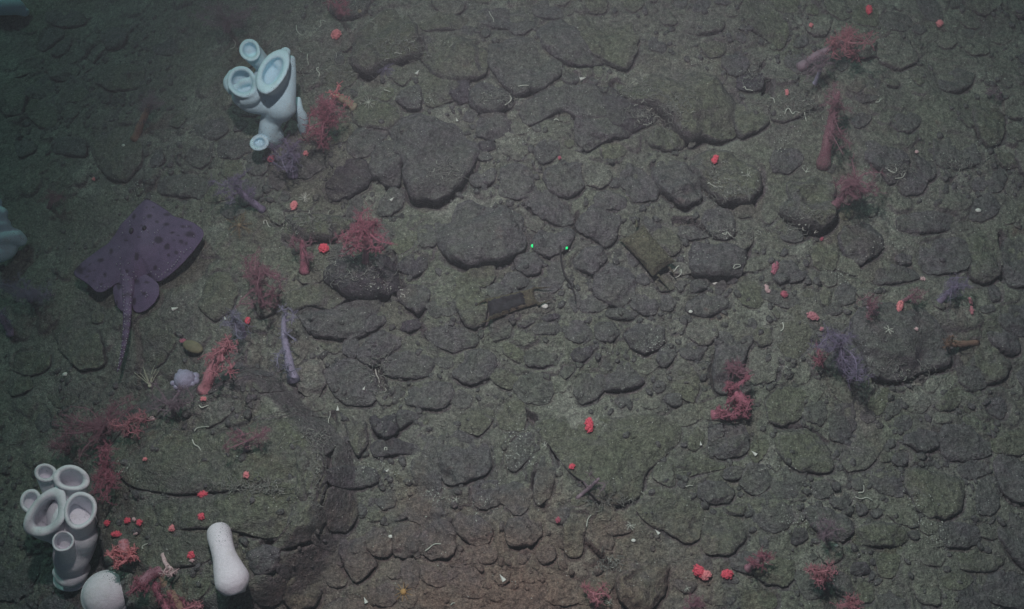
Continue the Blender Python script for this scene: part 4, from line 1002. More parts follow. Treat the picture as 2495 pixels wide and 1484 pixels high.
# violet-blue lumpy coral head
b = V(450, 935); z0 = float(b[2])
hd = empty("soft_coral", b); tag(hd, "lavender lumpy soft coral head left of the pink branching coral", "coral")
mb = MB()
mb.ball(VZ(450, 926, z0 + .05), 26 * PX, 16, 10)
for k in range(13):
    a = 2 * math.pi * k / 13; r_ = rng.uniform(15, 24)
    mb.ball(VZ(450 + r_ * math.cos(a) * 1.25, 928 + r_ * math.sin(a), z0 + .045 + .012 * math.sin(a * 3)), rng.uniform(6, 11) * PX, 10, 7)
mb.build("head", CM['lilac'], hd)
mb = MB(); mb.sweep([VZ(450, 940, z0 + .03), VZ(452, 950, z0 - .01)], [0.014, 0.02], 10); mb.build("stalk", CM['lilac'], hd)

# ------------------------------------------------------------------ skate
def z3(x, y): return (155.8 + x * 0.3151, 467.5 + y * 0.3151)
cskt = V(*z3(560, 430)); zs = float(cskt[2]) + 0.045
KX = (float(V(*z3(1000, 330))[2]) - float(V(*z3(120, 600))[2])) / 880 * 0.9; KY = (float(V(*z3(560, 900))[2]) - float(V(*z3(640, 100))[2])) / 800 * 0.9
def zsk(x, y): return zs + KX * (x - 560) + KY * (y - 430) + 0.018 * abs(x - 560) / 450
root = empty("skate", (cskt[0], cskt[1], zs)); tag(root, "large purple-grey skate with dark spots and a thorny banded tail hovering over the bed", "skate")
def skate_mat():
    m, nt, b = new_mat("skate_skin"); L = nt.links.new
    at = N(nt, 'ShaderNodeAttribute'); at.attribute_name = "pig"
    tc = N(nt, 'ShaderNodeTexCoord')
    n = N(nt, 'ShaderNodeTexNoise', Scale=30.0, Detail=5.0, Roughness=0.7); L(tc.outputs['Object'], n.inputs['Vector'])
    base = ramp(nt, n.outputs[0], [(0.3, (0.105, 0.070, 0.145)), (0.7, (0.165, 0.108, 0.205))])
    c = mixc(nt, at.outputs['Fac'], base, (0.050, 0.028, 0.058))
    n2 = N(nt, 'ShaderNodeTexNoise', Scale=420.0, Detail=2.0); L(tc.outputs['Object'], n2.inputs['Vector'])
    c = mixc(nt, 1.0, c, ramp(nt, n2.outputs[0], [(0.35, (0.75, 0.75, 0.75)), (0.66, (1.3, 1.3, 1.3))]), 'MULTIPLY')
    L(c, b.inputs['Base Color']); b.inputs['Roughness'].default_value = 0.6; b.inputs['Specular IOR Level'].default_value = 0.3
    bp = N(nt, 'ShaderNodeBump', Strength=0.4, Distance=0.002); L(n2.outputs[0], bp.inputs['Height']); L(bp.outputs[0], b.inputs['Normal'])
    return m
M_SKATE = skate_mat()
disc = [(635,50),(700,80),(800,145),(850,190),(930,208),(1010,240),(1080,295),(1085,340),(1060,380),(1000,460),(940,530),(870,600),(800,660),(740,697),(715,695),(670,670),(600,690),(520,720),(440,720),(395,700),(368,720),(350,760),(300,785),(240,775),(210,740),(150,690),(80,655),(65,625),(100,580),(170,520),(250,460),(340,400),(400,320),(440,250),(510,180),(570,110)]
spots = [(730,370,32,26),(800,425,22,24),(975,330,42,22),(905,385,18,16),(975,268,16,12),(920,270,14,9),(790,250,24,12),(840,315,18,12),(480,375,20,7),(580,350,16,8),(705,585,16,20),(283,530,26,16),(318,640,14,18),(235,612,10,10),(195,612,9,12),(200,560,12,9),(160,590,12,14),(485,615,20,14),(560,500,16,34),(660,190,18,14),(720,230,14,10),(800,175,24,12),(540,190,14,22),(600,260,10,8),(365,455,14,24),(870,470,18,14),(945,400,10,12),(810,490,10,12),(850,375,8,8),(885,335,8,6),(640,120,10,8),(690,120,12,8),(120,600,30,34),(560,690,26,18),(420,720,18,20),(290,715,14,10),(180,655,14,10),(230,690,10,8),(660,640,16,12),(330,330,12,14)]
def pigment(px, py, sp):
    v = np.zeros_like(px)
    for x, y, a, b_ in sp:
        d = np.hypot((px - x) / a, (py - y) / b_) + 0.35 * fbm(px, py, 0.05, 2, int(x))
        v = np.maximum(v, sstep(1.25, 0.75, d))
    return v
def sheet(name, poly, c, thick, zoff, nr, n, sp, parent, wave=0.0, keel=None):
    poly = np.array(poly, float); cx, cy = c
    P1 = poly - c
    ang = np.arctan2(P1[:, 1], P1[:, 0]); o = np.argsort(ang); ang = ang[o]; rad = np.hypot(P1[:, 0], P1[:, 1])[o]
    xs = np.append(np.append(ang[-1] - 2 * math.pi, ang), ang[0] + 2 * math.pi)
    th = np.linspace(-math.pi, math.pi, n, endpoint=False)
    # intersect with polygon in cartesian for straight edges
    px_ = np.append(np.append(P1[o][-1:, 0], P1[o][:, 0]), P1[o][:1, 0]); py_ = np.append(np.append(P1[o][-1:, 1], P1[o][:, 1]), P1[o][:1, 1])
    rr = np.zeros(n)
    for i, t in enumerate(th):
        k = max(0, min(len(xs) - 2, np.searchsorted(xs, t) - 1))
        ax, ay, bx, by = px_[k], py_[k], px_[k + 1], py_[k + 1]; d = (math.cos(t), math.sin(t))
        ex, ey = bx - ax, by - ay; den = d[0] * ey - d[1] * ex
        rr[i] = (ax * ey - ay * ex) / den if abs(den) > 1e-6 else rad[0]
    rr = np.convolve(np.concatenate([rr[-2:], rr, rr[:2]]), [0.1, 0.2, 0.4, 0.2, 0.1], 'valid')
    vt, pg, rings = [], [], []
    for side in (1, -1):
        rs = np.linspace(0.02, 1, nr) if side == 1 else np.linspace(0.97, 0.05, 8)
        for sc in rs:
            X = cx + rr * sc * np.cos(th); Y = cy + rr * sc * np.sin(th)
            h = thick * (1 - sc ** 1.6) ** 1.1 if side == 1 else -0.25 * thick * (1 - sc)
            if keel is not None and side == 1:
                h = h + 0.020 * np.exp(-((X - keel(Y)) / 95.0) ** 2) * (1 - sc ** 3)
            wv = wave * np.sin(th * 3 + 1.0) * sc ** 2
            rings.append(np.array([VZ(*z3(X[i], Y[i]), zsk(X[i], Y[i]) + zoff + (h[i] if np.ndim(h) else h) + wv[i]) for i in range(n)]))
            pg.append(pigment(X, Y, sp) if side == 1 else np.zeros(n))
    mb = MB(); mb.loft(rings, True, True)
    o = mb.build(name, M_SKATE, parent)
    at = o.data.attributes.new("pig", 'FLOAT', 'POINT'); at.data.foreach_set('value', np.concatenate(pg).astype(np.float32))
    return o
sheet("body", disc, (560, 430), 0.026, 0.0, 46, 200, spots, root, 0.010, lambda y: 590 - 0.16 * (y - 300))
sheet("pelvic_fin", [(560,640),(640,640),(700,680),(735,720),(738,790),(700,860),(640,915),(575,942),(540,930),(525,890),(520,780)], (620, 790), 0.012, 0.002, 16, 70, [(620,785,18,14),(555,690,26,20),(545,850,14,30),(640,700,18,10)], root)
sheet("pelvic_fin", [(385,700),(450,690),(490,760),(490,900),(470,935),(430,915),(395,860),(378,770)], (435, 800), 0.012, 0.002, 16, 60, [(425,730,16,26),(410,860,10,20)], root)
tp_ = [(497,600,60,.008),(494,760,42,.012),(490,860,33,.020),(490,950,30,.032),(480,1080,25,.046),(462,1200,18,.046),(438,1310,11,.042),(412,1392,4,.036)]
Pt = np.array([list(VZ(*z3(x, y), zsk(x, min(y, 800)) + h)) + [w * 1.15 * 0.3151 * PX, x, y] for x, y, w, h in tp_]); Qt = spline(Pt, 90)
mb = MB(); mb.sweep(Qt[:, :3], list(Qt[:, 3]), 14, 0.5); tail = mb.build("tail", M_SKATE, root)
pg = np.zeros((90, 14)); yy = Qt[:, 5]
for y_, w_ in ((805, 14), (985, 22), (1060, 16), (1140, 18), (1215, 14), (1290, 14), (1350, 10)):
    pg = np.maximum(pg, (0.8 * np.exp(-((yy - y_) / w_) ** 2))[:, None])
at = tail.data.attributes.new("pig", 'FLOAT', 'POINT'); at.data.foreach_set('value', pg.reshape(-1).astype(np.float32))
mb = MB()
def thorn(x, y, h, r=0.0019):
    p = VZ(*z3(x, y), zsk(x, min(y, 800)) + h); mb.sweep([p, p + np.array([0, 0, 0.004]), p + np.array([0.001, -0.001, 0.007])], [r, r * 0.7, 0.0003], 5)
for side in (-1, 0, 1):
    for k in range(34):
        y = 640 + 730 * k / 33; i = int(np.argmin(abs(yy - y))); x = Qt[i, 4] + side * Qt[i, 3] / 0.3151 / PX * 0.62 + rng.normal(0, 3.0)
        if side == 0 and k % 2: continue
        if rng.random() < 0.25: continue
        thorn(x, y + rng.normal(0, 6), (Qt[i, 2] - zsk(x, min(y, 800))) + Qt[i, 3] * (0.5 if side == 0 else 0.40))
for x, y in [(438,512),(438,560),(436,600),(440,640),(500,555),(540,620),(568,460),(650,306),(605,310),(705,318),(455,318),(430,430),(895,508),(880,530),(855,565),(838,578),(805,605),(808,552),(905,466),(980,436),(1006,345),(735,660),(712,640),(676,620),(760,640),(785,625),(870,545),(690,395),(640,780),(648,800),(600,770),(636,812),(560,655),(740,600),(930,470),(950,450),(510,230),(620,205),(730,300),(515,260),(410,560),(320,740),(290,735),(260,745),(345,735),(830,600),(950,180+90)]:
    thorn(x, y, 0.026 + 0.008 * math.exp(-((x - 560) / 150) ** 2) if 350 < x < 800 and y < 700 else 0.016, 0.0019)
mb.build("thorns", plain("thorn_white", (0.75, 0.72, 0.80), 0.5, 0.1, 100), root)["kind"] = "stuff"
M_EYE = plain("skate_eye", (0.03, 0.02, 0.035), 0.3, 0.2, 60)
for x, y in ((520, 300), (622, 282)):
    mb = MB(); mb.ball(VZ(*z3(x, y), zsk(x, y) + 0.034), 0.007, 12, 8, (1.0, 1.4, 0.8)); mb.build("eye", M_EYE, root)

# ------------------------------------------------------------------ soft corals
def coral(trunk, r0, r1, col, crown, nb, label, col2=None, hz=0.10, sub=6, tr=1.3, name="soft_coral", spike=10, seed=0, lean=0.0):
    """trunk: picture points; crown: list of (cx, cy, rx, ry) regions that its branches reach"""
    g = np.random.default_rng(seed + 100)
    b = W(*trunk[0]); z0 = float(b[2])
    root = empty(name, b); tag(root, label, "coral")
    tr *= 0.66; nb = int(nb * 1.15); sub = sub + 3
    m = len(trunk)
    zz = [z0 - 0.006 + hz * (k / max(1, m - 1)) ** 0.9 for k in range(m)]
    P = np.array([VZ(p[0], p[1], zz[k]) for k, p in enumerate(trunk)]); n = 12 if m > 1 else 1
    if m > 1:
        Q = spline(P, 14); rad = np.linspace(r0, r1, 14) * PX * (1 + 0.08 * np.sin(np.arange(14) * 1.7 + seed))
        rad[0] *= 1.35; rad[1] *= 1.12; rad[-3:] *= np.array([0.85, 0.65, 0.4])
        mb = MB(); mb.sweep(Q, rad, 12); mb.build("trunk", CM[col] if col in ("pink", "pale", "orange", "tan", "lilac") else (CT_ if col == "mauvered" else CT2)[col], root)
    else: Q = np.repeat(P, 14, 0); Q = Q + np.linspace(0, 1, 14)[:, None] * np.array([0, 0, hz])
    mb = MB()
    crown = [(c_[0], c_[1], c_[2] * (1.18 if nb > 100 else 1.05), c_[3] * (1.18 if nb > 100 else 1.05)) for c_ in crown]; nb = int(nb * 1.2)
    arms = []
    na = max(3, int(nb / 13) + 2)
    for k in range(na):                                      # main arms
        cxy = crown[k % len(crown)]
        a = g.uniform(0, 6.283); q = math.sqrt(g.uniform(0.25, 1.0)) * g.uniform(0.75, 1.12)
        ex, ey = cxy[0] + cxy[2] * q * math.cos(a), cxy[1] + cxy[3] * q * math.sin(a)
        E = VZ(ex, ey, z0 + hz * g.uniform(0.35, 1.25) + 0.012)
        d = np.linalg.norm(Q[2:] - E, axis=1); i = 2 + int(np.argmin(d + g.uniform(0, 0.04, len(d)))); S0 = Q[min(i, 13)]
        mid = (S0 + E) / 2 + g.normal(0, 0.014, 3) + np.array([0, 0, 0.01])
        br = spline([S0, mid, E], 9); mb.sweep(br, np.linspace(tr * 3.4, tr * 1.3, 9) * PX, 5); arms.append(br)
    if m > 1 and r0 >= 9:
        for k in range(170):                                  # tentacles standing off the stalk
            i = g.integers(2, 13); dr = g.normal(0, 1, 3); dr /= np.linalg.norm(dr); p = Q[i] + (Q[i] - Q[i - 1]) * g.random() + dr * rad[i] * 0.9
            mb.sweep([p, p + dr * g.uniform(3, 9) * PX], [tr * 1.1 * PX, tr * 0.5 * PX], 3)
    for k in range(nb * 2):                                  # twigs off the arms, each forked and fringed with tentacles
        br = arms[g.integers(na)]; p0 = br[g.integers(2, 9)]
        dr = g.normal(0, 1, 3); dr[2] = dr[2] * 0.55 + 0.15; dr /= np.linalg.norm(dr); l = g.uniform(0.6, 2.0) * spike * PX
        p1 = p0 + dr * l * 0.5 + g.normal(0, 0.002, 3); p2 = p0 + dr * l; mb.sweep([p0, p1, p2], [tr * 1.2 * PX, tr * PX, tr * 0.8 * PX], 3)
        for s_ in range(sub):
            p = p1 if g.random() < 0.35 else (p2 if g.random() < 0.5 else (p1 + p2) / 2)
            d2 = dr * 0.6 + g.normal(0, 0.8, 3); d2 /= np.linalg.norm(d2); mb.sweep([p, p + d2 * g.uniform(0.2, 0.55) * spike * PX], [tr * 0.55 * PX, tr * 0.3 * PX], 3)
    mb.build("branches", CT_[col2 or col], root)
    return root

coral([(500, 952), (508, 925), (520, 890), (540, 855), (556, 830)], 15, 8, 'pink', [(530, 855, 42, 40), (566, 838, 18, 22), (505, 880, 18, 25), (540, 905, 24, 25), (510, 920, 30, 20)], 70, "pink branching coral on a thick tapering stalk right of the lavender coral head", 'pink', 0.12, 6, 1.5, spike=11, seed=1)
coral([(716, 926), (706, 890), (698, 850), (692, 815), (692, 780), (697, 762)], 12, 4, 'lilac', [(690, 840, 34, 62), (698, 775, 30, 26), (712, 870, 28, 40)], 44, "slender violet curved coral stalk with thin side twigs", 'lilac', 0.14, 3, 1.2, spike=9, seed=2)
coral([(890, 640), (892, 600), (890, 560)], 8, 6, 'dusk', [(885, 578, 62, 45), (885, 540, 25, 30), (935, 570, 28, 30), (850, 600, 30, 18)], 190, "dusky red bushy coral above the dark craggy rock", 'wine', 0.14, 7, 1.2, spike=12, seed=3)
coral([(742, 662), (742, 635), (738, 605), (735, 585)], 12, 6, 'wine', [(735, 610, 28, 32)], 40, "small wine-red coral with a square foot left of the round red bud", 'dusk', 0.08, 4, 1.1, seed=4)
coral([(640, 745), (632, 710), (625, 670)], 8, 6, 'dusk', [(625, 660, 42, 45), (640, 710, 34, 42), (655, 690, 30, 36)], 140, "tall dusky red bush between the skate and the dark craggy rock", 'dusk', 0.13, 6, 1.2, spike=12, seed=5)
coral([(790, 350), (786, 325), (790, 295)], 8, 6, 'wine', [(790, 300, 50, 48), (770, 335, 34, 25), (815, 285, 34, 36), (795, 260, 20, 14)], 180, "dusky red bushy coral against the right side of the tall folded sponge", 'wine', 0.13, 7, 1.2, spike=12, seed=6)
coral([(862, 262), (838, 244), (812, 232)], 10, 9, 'tan', [(808, 230, 12, 10)], 12, "short tan coral stalk with salmon polyps at its tip, upper left", 'salmon', 0.05, 6, 1.6, spike=7, seed=7)
coral([(715, 425), (712, 395), (705, 365)], 12, 8, 'purple', [(695, 375, 48, 26), (715, 350, 26, 18), (715, 410, 20, 20)], 110, "greyish violet coral bush right under the tall folded sponge", 'purple', 0.10, 6, 1.1, spike=10, seed=8)
coral([(640, 512), (615, 492), (590, 472), (575, 458)], 9, 6, 'purple', [(570, 450, 52, 34), (545, 480, 30, 20), (595, 430, 30, 18)], 95, "greyish violet coral leaning left between the sponge and the skate", 'purple', 0.10, 6, 1.0, spike=10, seed=9)
coral([(555, 75), (555, 50)], 8, 6, 'mauve', [(545, 38, 70, 28), (590, 55, 38, 26), (505, 35, 34, 22)], 150, "wide mauve coral bush at the top edge above the tall folded sponge", 'mauve', 0.12, 6, 1.1, spike=12, seed=10)
coral([(828, 40), (827, 15)], 7, 5, 'dusk', [(825, 14, 30, 22)], 50, "dusky red coral bush cut by the top edge", 'wine', 0.08, 6, 1.1, spike=9, seed=11)
coral([(2005, 405), (2014, 360), (2024, 310), (2034, 260), (2044, 222)], 16, 8, 'mauvered', [(2040, 235, 32, 36), (2052, 290, 28, 40), (2040, 350, 30, 30)], 110, "tall faded wine-red coral stalk above the four-cornered boulder", 'dusk', 0.20, 5, 1.0, spike=10, seed=12)
coral([(1950, 165), (1990, 135), (2040, 110), (2075, 95)], 12, 6, 'mauve', [(2075, 85, 52, 42), (2095, 120, 36, 28), (2050, 70, 34, 20), (2030, 115, 40, 26)], 130, "pink-tipped branching coral at the upper right", 'pink', 0.15, 6, 1.0, spike=12, seed=13)
coral([(1985, 205), (1995, 180), (2002, 160)], 6, 4, 'lilac', [(2002, 158, 34, 30), (1985, 185, 34, 20)], 55, "fine violet-grey twiggy coral left of the pink-tipped coral", 'mauve', 0.10, 5, 0.9, spike=11, seed=14)
coral([(2035, 500), (2060, 470), (2090, 440)], 10, 6, 'dusk', [(2092, 435, 56, 46), (2060, 480, 40, 26), (2110, 470, 34, 26)], 150, "dusky pink bush overlapping the right corner of the four-cornered boulder", 'dusk', 0.13, 6, 1.1, spike=12, seed=15)
coral([(2050, 905), (2050, 870), (2048, 835)], 8, 5, 'purple', [(2050, 860, 62, 62), (2030, 820, 34, 26), (2080, 900, 36, 30)], 170, "wide violet bushy coral left of the huge smooth boulder", 'purple', 0.14, 6, 1.1, spike=13, seed=16)
coral([(2000, 885), (1996, 868)], 7, 5, 'dusk', [(1994, 866, 24, 20)], 26, "small dull red tuft at the left of the wide violet bush", 'wine', 0.07, 5, 1.1, spike=9, seed=17)
coral([(2135, 765), (2112, 748)], 6, 5, 'mauve', [(2110, 748, 34, 15)], 42, "faint pink coral tuft on the top left of the huge boulder", 'dusk', 0.06, 5, 0.9, spike=9, seed=18)
coral([(2200, 735), (2225, 718)], 5, 4, 'dusk', [(2232, 714, 26, 12)], 26, "faint dusky spray above the pink bud on the huge boulder", 'dusk', 0.06, 5, 0.9, spike=8, seed=19)
coral([(1736, 1012), (1758, 1010), (1785, 1012), (1812, 1004), (1814, 985), (1796, 962), (1772, 938)], 10, 15, 'wine', [(1760, 1008, 26, 12), (1795, 1008, 26, 12), (1818, 985, 14, 22), (1796, 960, 18, 16), (1775, 944, 14, 12)], 150, "thick wine-red coral bent like an L right of the long smooth slab", 'wine', 0.06, 3, 2.2, spike=7, seed=20)
coral([(1812, 915), (1803, 898)], 9, 7, 'dusk', [(1806, 898, 34, 22)], 44, "dull red tuft just above the thick L-shaped coral", 'dusk', 0.07, 5, 1.1, spike=9, seed=21)
coral([(2290, 735), (2312, 712), (2335, 692)], 8, 5, 'purple', [(2335, 690, 42, 26), (2310, 715, 26, 14)], 60, "smoky violet coral on the upper right shoulder of the huge boulder", 'purple', 0.09, 5, 1.0, spike=10, seed=22)
coral([(2380, 835), (2345, 838), (2305, 836)], 7, 9, 'orange', [(2312, 834, 18, 8)], 14, "low brownish orange coral lying right of the huge boulder", 'orange', 0.06, 4, 1.2, spike=6, seed=23)
coral([(1405, 1215), (1440, 1185), (1460, 1165)], 4, 5, 'mauve', [(1430, 1195, 36, 26)], 16, "thin mauve crossed twig coral on the dark crevice of the broad mound", 'mauve', 0.06, 3, 0.9, spike=8, seed=24)
coral([(2000, 1412), (2002, 1395)], 8, 6, 'dusk', [(2002, 1392, 44, 26), (1985, 1400, 20, 16)], 80, "pink bushy coral near the bottom edge, right of the bright clumps", 'pink', 0.09, 6, 1.1, spike=10, seed=25)
coral([(2010, 1310), (2012, 1290)], 6, 4, 'mauve', [(2012, 1285, 40, 28)], 60, "faint mauve coral veil over the lower right grey boulder", 'mauve', 0.10, 5, 0.8, spike=10, seed=26)
coral([(1822, 1385), (1845, 1370), (1870, 1352)], 8, 5, 'dusk', [(1850, 1366, 32, 20)], 34, "dull red slanting coral right of the pale domed boulder", 'wine', 0.06, 5, 1.2, spike=8, seed=27)
coral([(1448, 1465), (1446, 1446)], 8, 5, 'dusk', [(1444, 1446, 34, 18)], 50, "pink star-like coral tuft near the bottom centre", 'pink', 0.06, 6, 1.0, spike=9, seed=28)
coral([(1690, 1484), (1692, 1470)], 7, 5, 'mauve', [(1690, 1470, 44, 18)], 50, "dull mauve coral at the bottom edge under the bright clumps", 'dusk', 0.07, 5, 1.0, spike=9, seed=29)
coral([(2072, 1488), (2072, 1472)], 7, 5, 'dusk', [(2070, 1472, 42, 16)], 50, "pink coral cut by the bottom edge at the right", 'pink', 0.07, 5, 1.0, spike=9, seed=30)
coral([(388, 1392), (368, 1398), (350, 1418), (345, 1428)], 10, 12, 'dusk', [(345, 1415, 22, 20), (360, 1430, 20, 12)], 34, "left arm of the red coral trio by the bottom left, short and curved", 'wine', 0.06, 5, 1.3, spike=9, seed=31)
coral([(385, 1400), (382, 1430), (398, 1465), (412, 1492)], 11, 10, 'wine', [(382, 1440, 14, 20), (398, 1470, 14, 16)], 30, "middle stalk of the red coral trio running down to the bottom edge", 'wine', 0.06, 4, 1.2, spike=7, seed=32)
coral([(393, 1396), (408, 1428), (426, 1460), (445, 1490)], 12, 10, 'orange', [(425, 1455, 16, 24), (436, 1475, 18, 14)], 30, "orange-footed right stalk of the red coral trio", 'wine', 0.07, 4, 1.2, spike=7, seed=33)
coral([(398, 1352), (402, 1370), (412, 1382), (424, 1390)], 5, 4, 'pale', [(432, 1386, 6, 5), (408, 1384, 7, 6), (416, 1390, 6, 4)], 10, "pale pink forked coral above the red coral trio", 'pale', 0.05, 4, 1.8, spike=6, seed=34)
coral([(302, 1325), (304, 1345), (312, 1362)], 11, 14, 'pink', [(300, 1370, 22, 10), (322, 1358, 10, 12), (306, 1350, 12, 16)], 70, "chunky salmon-red coral right of the cup cluster", 'salmon', 0.05, 5, 1.9, spike=7, seed=35)
coral([(470, 1490), (478, 1475)], 7, 7, 'wine', [(478, 1472, 18, 12)], 24, "red coral tuft at the bottom edge left of the tube sponge", 'pink', 0.05, 4, 1.3, spike=8, seed=36)
coral([(250, 1075), (255, 1040)], 8, 5, 'dusk', [(240, 1015, 90, 52), (190, 1060, 60, 50), (300, 1010, 50, 40)], 230, "broad dusky coral thicket above the cup cluster", 'dusk', 0.14, 6, 1.1, spike=13, seed=37)
coral([(310, 1060), (312, 1035)], 6, 5, 'wine', [(305, 1042, 38, 26), (340, 1025, 30, 20)], 60, "dull pink coral tuft on the upper left rim of the outcrop", 'pink', 0.07, 5, 1.0, spike=10, seed=38)
coral([(425, 1010), (415, 985)], 6, 5, 'mauve', [(410, 978, 60, 26), (455, 965, 30, 18)], 100, "mauve coral bush on the outcrop below the lavender head", 'mauve', 0.09, 6, 1.0, spike=10, seed=39)
coral([(265, 1170), (258, 1140)], 6, 5, 'dusk', [(262, 1135, 32, 52), (255, 1190, 24, 34)], 130, "dusky red coral growing up beside the right lip of the cup cluster", 'wine', 0.10, 6, 1.1, spike=11, seed=40)
coral([(165, 1105), (160, 1080)], 6, 5, 'dusk', [(165, 1070, 50, 34)], 70, "dim red coral tuft behind the uppermost sponge cup", 'dusk', 0.10, 5, 1.0, spike=11, seed=41)
coral([(600, 1098), (602, 1075)], 6, 4, 'mauve', [(605, 1068, 52, 22)], 60, "faint pink coral sprig on the flat top of the outcrop", 'dusk', 0.07, 5, 0.9, spike=10, seed=42)
coral([(595, 820), (588, 795), (565, 775)], 7, 5, 'purple', [(565, 780, 34, 22), (590, 810, 22, 20)], 60, "violet-grey arched coral above the pink branching coral", 'lilac', 0.10, 4, 0.8, spike=10, seed=43)
coral([(75, 730), (60, 712)], 7, 5, 'purple', [(60, 705, 66, 28), (20, 690, 34, 24), (110, 715, 30, 18)], 120, "dim violet coral bush below the sponge at the left edge", 'purple', 0.10, 5, 1.1, spike=12, seed=44)
coral([(28, 812), (12, 785), (0, 765)], 11, 9, 'purple', [(5, 760, 16, 12)], 12, "dim violet stalk at the left edge", 'purple', 0.08, 4, 1.0, spike=8, seed=45)
coral([(330, 340), (342, 305), (356, 275), (365, 250)], 11, 7, 'orange', [(368, 245, 36, 24), (385, 260, 20, 14)], 60, "dim orange-brown coral stalk with a mauve head, left of the tall folded sponge", 'mauve', 0.10, 5, 1.0, spike=11, seed=46)
coral([(120, 505), (122, 490)], 6, 4, 'dusk', [(125, 488, 36, 26)], 40, "barely lit red coral tuft above the sponge at the left edge", 'dusk', 0.07, 5, 1.0, spike=10, seed=47)
coral([(2440, 235), (2438, 225)], 5, 4, 'mauve', [(2435, 228, 22, 16)], 26, "tiny faint mauve coral near the right edge at the top", 'mauve', 0.05, 4, 0.9, spike=8, seed=48)

# ------------------------------------------------------------------ polyp buds
def bud(dx, dy, a, b, col, label, ang=0):
    a *= 1.15; b *= 1.15
    g = np.random.default_rng(int(dx * 7 + dy))
    w = W(dx, dy); x0, y0, z0 = w
    mb = MB(); ca, sa = math.cos(R(ang)), math.sin(R(ang))
    n = int(10 + a * b * 0.09)
    mb.ball((x0, y0, z0 + 0.004), 1.0, 12, 7, (a * 0.36 * PX, b * 0.36 * PX, min(a, b) * 0.40 * PX))
    for k in range(n):
        t = g.uniform(0, 6.283); q = math.sqrt(g.random()) * 0.42
        u, v = a * q * math.cos(t), b * q * math.sin(t)
        X, Y = (u * ca - v * sa) * PX, (u * sa + v * ca) * PX
        hz = min(a, b) * PX * 0.5 * math.sqrt(max(0, 1 - (q / 0.45) ** 2))
        c = np.array((x0 + X, y0 - Y, z0 + 0.003 + hz)); r = g.uniform(1.6, 2.6) * PX * (1 if min(a, b) > 12 else 0.8)
        mb.ball(c, r, 6, 4)
        for j in range(3):
            d = g.normal(0, 1, 3); d[2] = abs(d[2]); d /= np.linalg.norm(d)
            mb.sweep([c, c + d * r * 1.7], [r * 0.35, r * 0.15], 3)
    o = mb.build("coral_bud", CM[col], None, True, (x0, y0, z0))
    tag(o, label, "coral bud", "small bright coral buds on the rocks"); return o
bud(820, 88, 24, 30, 'salmon', "bright salmon coral bud near the top left of the greenish top boulder", 20)
bud(1741, 391, 16, 26, 'bright', "vivid red oval bud on the olive-topped boulder", 30)
bud(717, 504, 17, 26, 'salmon', "salmon bud on the overhanging ledge rock, upper left of the round red bud", 10)
bud(790, 608, 25, 25, 'bright', "round vivid red bud left of the dusky red bush")
bud(605, 783, 14, 16, 'bright', "glowing red bud above the violet arched coral")
bud(1435, 1038, 20, 38, 'bright', "elongated red bud on the very broad low mound", 0)
bud(1393, 1139, 13, 13, 'bright', "small round red bud in the crevice left of the broad mound")
bud(1359, 1268, 9, 14, 'red', "tiny deep red bud at the bottom centre beside the round grey stone", 20)
bud(602, 1158, 13, 14, 'salmon', "single salmon bud at the right on the outcrop above its crack")
bud(497, 1204, 23, 22, 'bright', "largest red bud on the outcrop, at the crack's left end")
bud(493, 1260, 14, 14, 'bright', "small red bud directly below the largest bud on the outcrop")
bud(421, 1288, 13, 13, 'salmon', "lone salmon bud in the middle of the lowest outcrop shelf")
bud(355, 1120, 10, 9, 'salmon', "tiny pink bud high on the left side of the outcrop")
bud(263, 1275, 13, 13, 'bright', "red bud closest to the cup cluster")
bud(312, 1269, 13, 14, 'bright', "left one of the pair of red buds flanking a whitish one")
bud(341, 1274, 13, 13, 'bright', "right one of the pair of red buds flanking a whitish one")
bud(328, 1266, 8, 8, 'pale', "tiny whitish bud between two red ones")
bud(332, 1298, 10, 11, 'pale', "pale pink bud below the pair of red buds")
bud(285, 1302, 23, 12, 'bright', "wide flat red bud just above the chunky salmon coral")
bud(467, 1354, 14, 16, 'bright', "red bud in the groove between the outcrop and the tube sponge")
bud(469, 1366, 9, 8, 'pale', "pale lump hanging under the red bud beside the tube sponge")
bud(497, 973, 12, 12, 'salmon', "pale orange bud right under the stalk of the pink branching coral")
bud(371, 1021, 16, 10, 'pale', "pale pink lump on the top rim of the outcrop")
bud(2115, 27, 17, 28, 'bright', "vivid red bud at the top edge above the pink-tipped coral")
bud(2287, 61, 18, 22, 'salmon', "salmon bud near the top right corner", 40)
bud(1975, 64, 11, 12, 'salmon', "small salmon bud at the top, left of the pink-tipped coral")
bud(1916, 227, 9, 17, 'salmon', "small salmon bud at the brim of the wormy cleft, upper right")
bud(1886, 655, 14, 36, 'wine', "slanting wine-red bud right of the squarish grey boulder", 25)
bud(1868, 706, 11, 24, 'pale', "pale pink slim bud below the slanting wine-red one", -20)
bud(1909, 719, 18, 16, 'red', "ragged red bud right of the pale slim bud")
bud(1978, 772, 32, 18, 'pink', "pink crawling bud above the wide violet bush", 25)
bud(2190, 748, 15, 30, 'salmon', "pink bud on top of the huge smooth boulder", 25)
bud(2363, 735, 8, 18, 'pink', "upper half of the slim pink chain right of the huge boulder", -10)
bud(2366, 757, 9, 22, 'pink', "lower half of the slim pink chain right of the huge boulder", 5)
bud(2246, 681, 13, 9, 'pale', "tiny whitish bud above the huge smooth boulder")
bud(1700, 1392, 26, 30, 'bright', "bright coral clump near the bottom, reddest of the two beside each other", -30)
bud(1718, 1402, 26, 22, 'salmon', "paler lobe fused to the lower right of the bright coral clump")
bud(1772, 1400, 30, 20, 'bright', "bright red clump right of the larger coral clump at the bottom", 5)
bud(1363, 387, 8, 10, 'red', "tiny dark red spot of coral on the rounded grey rock")
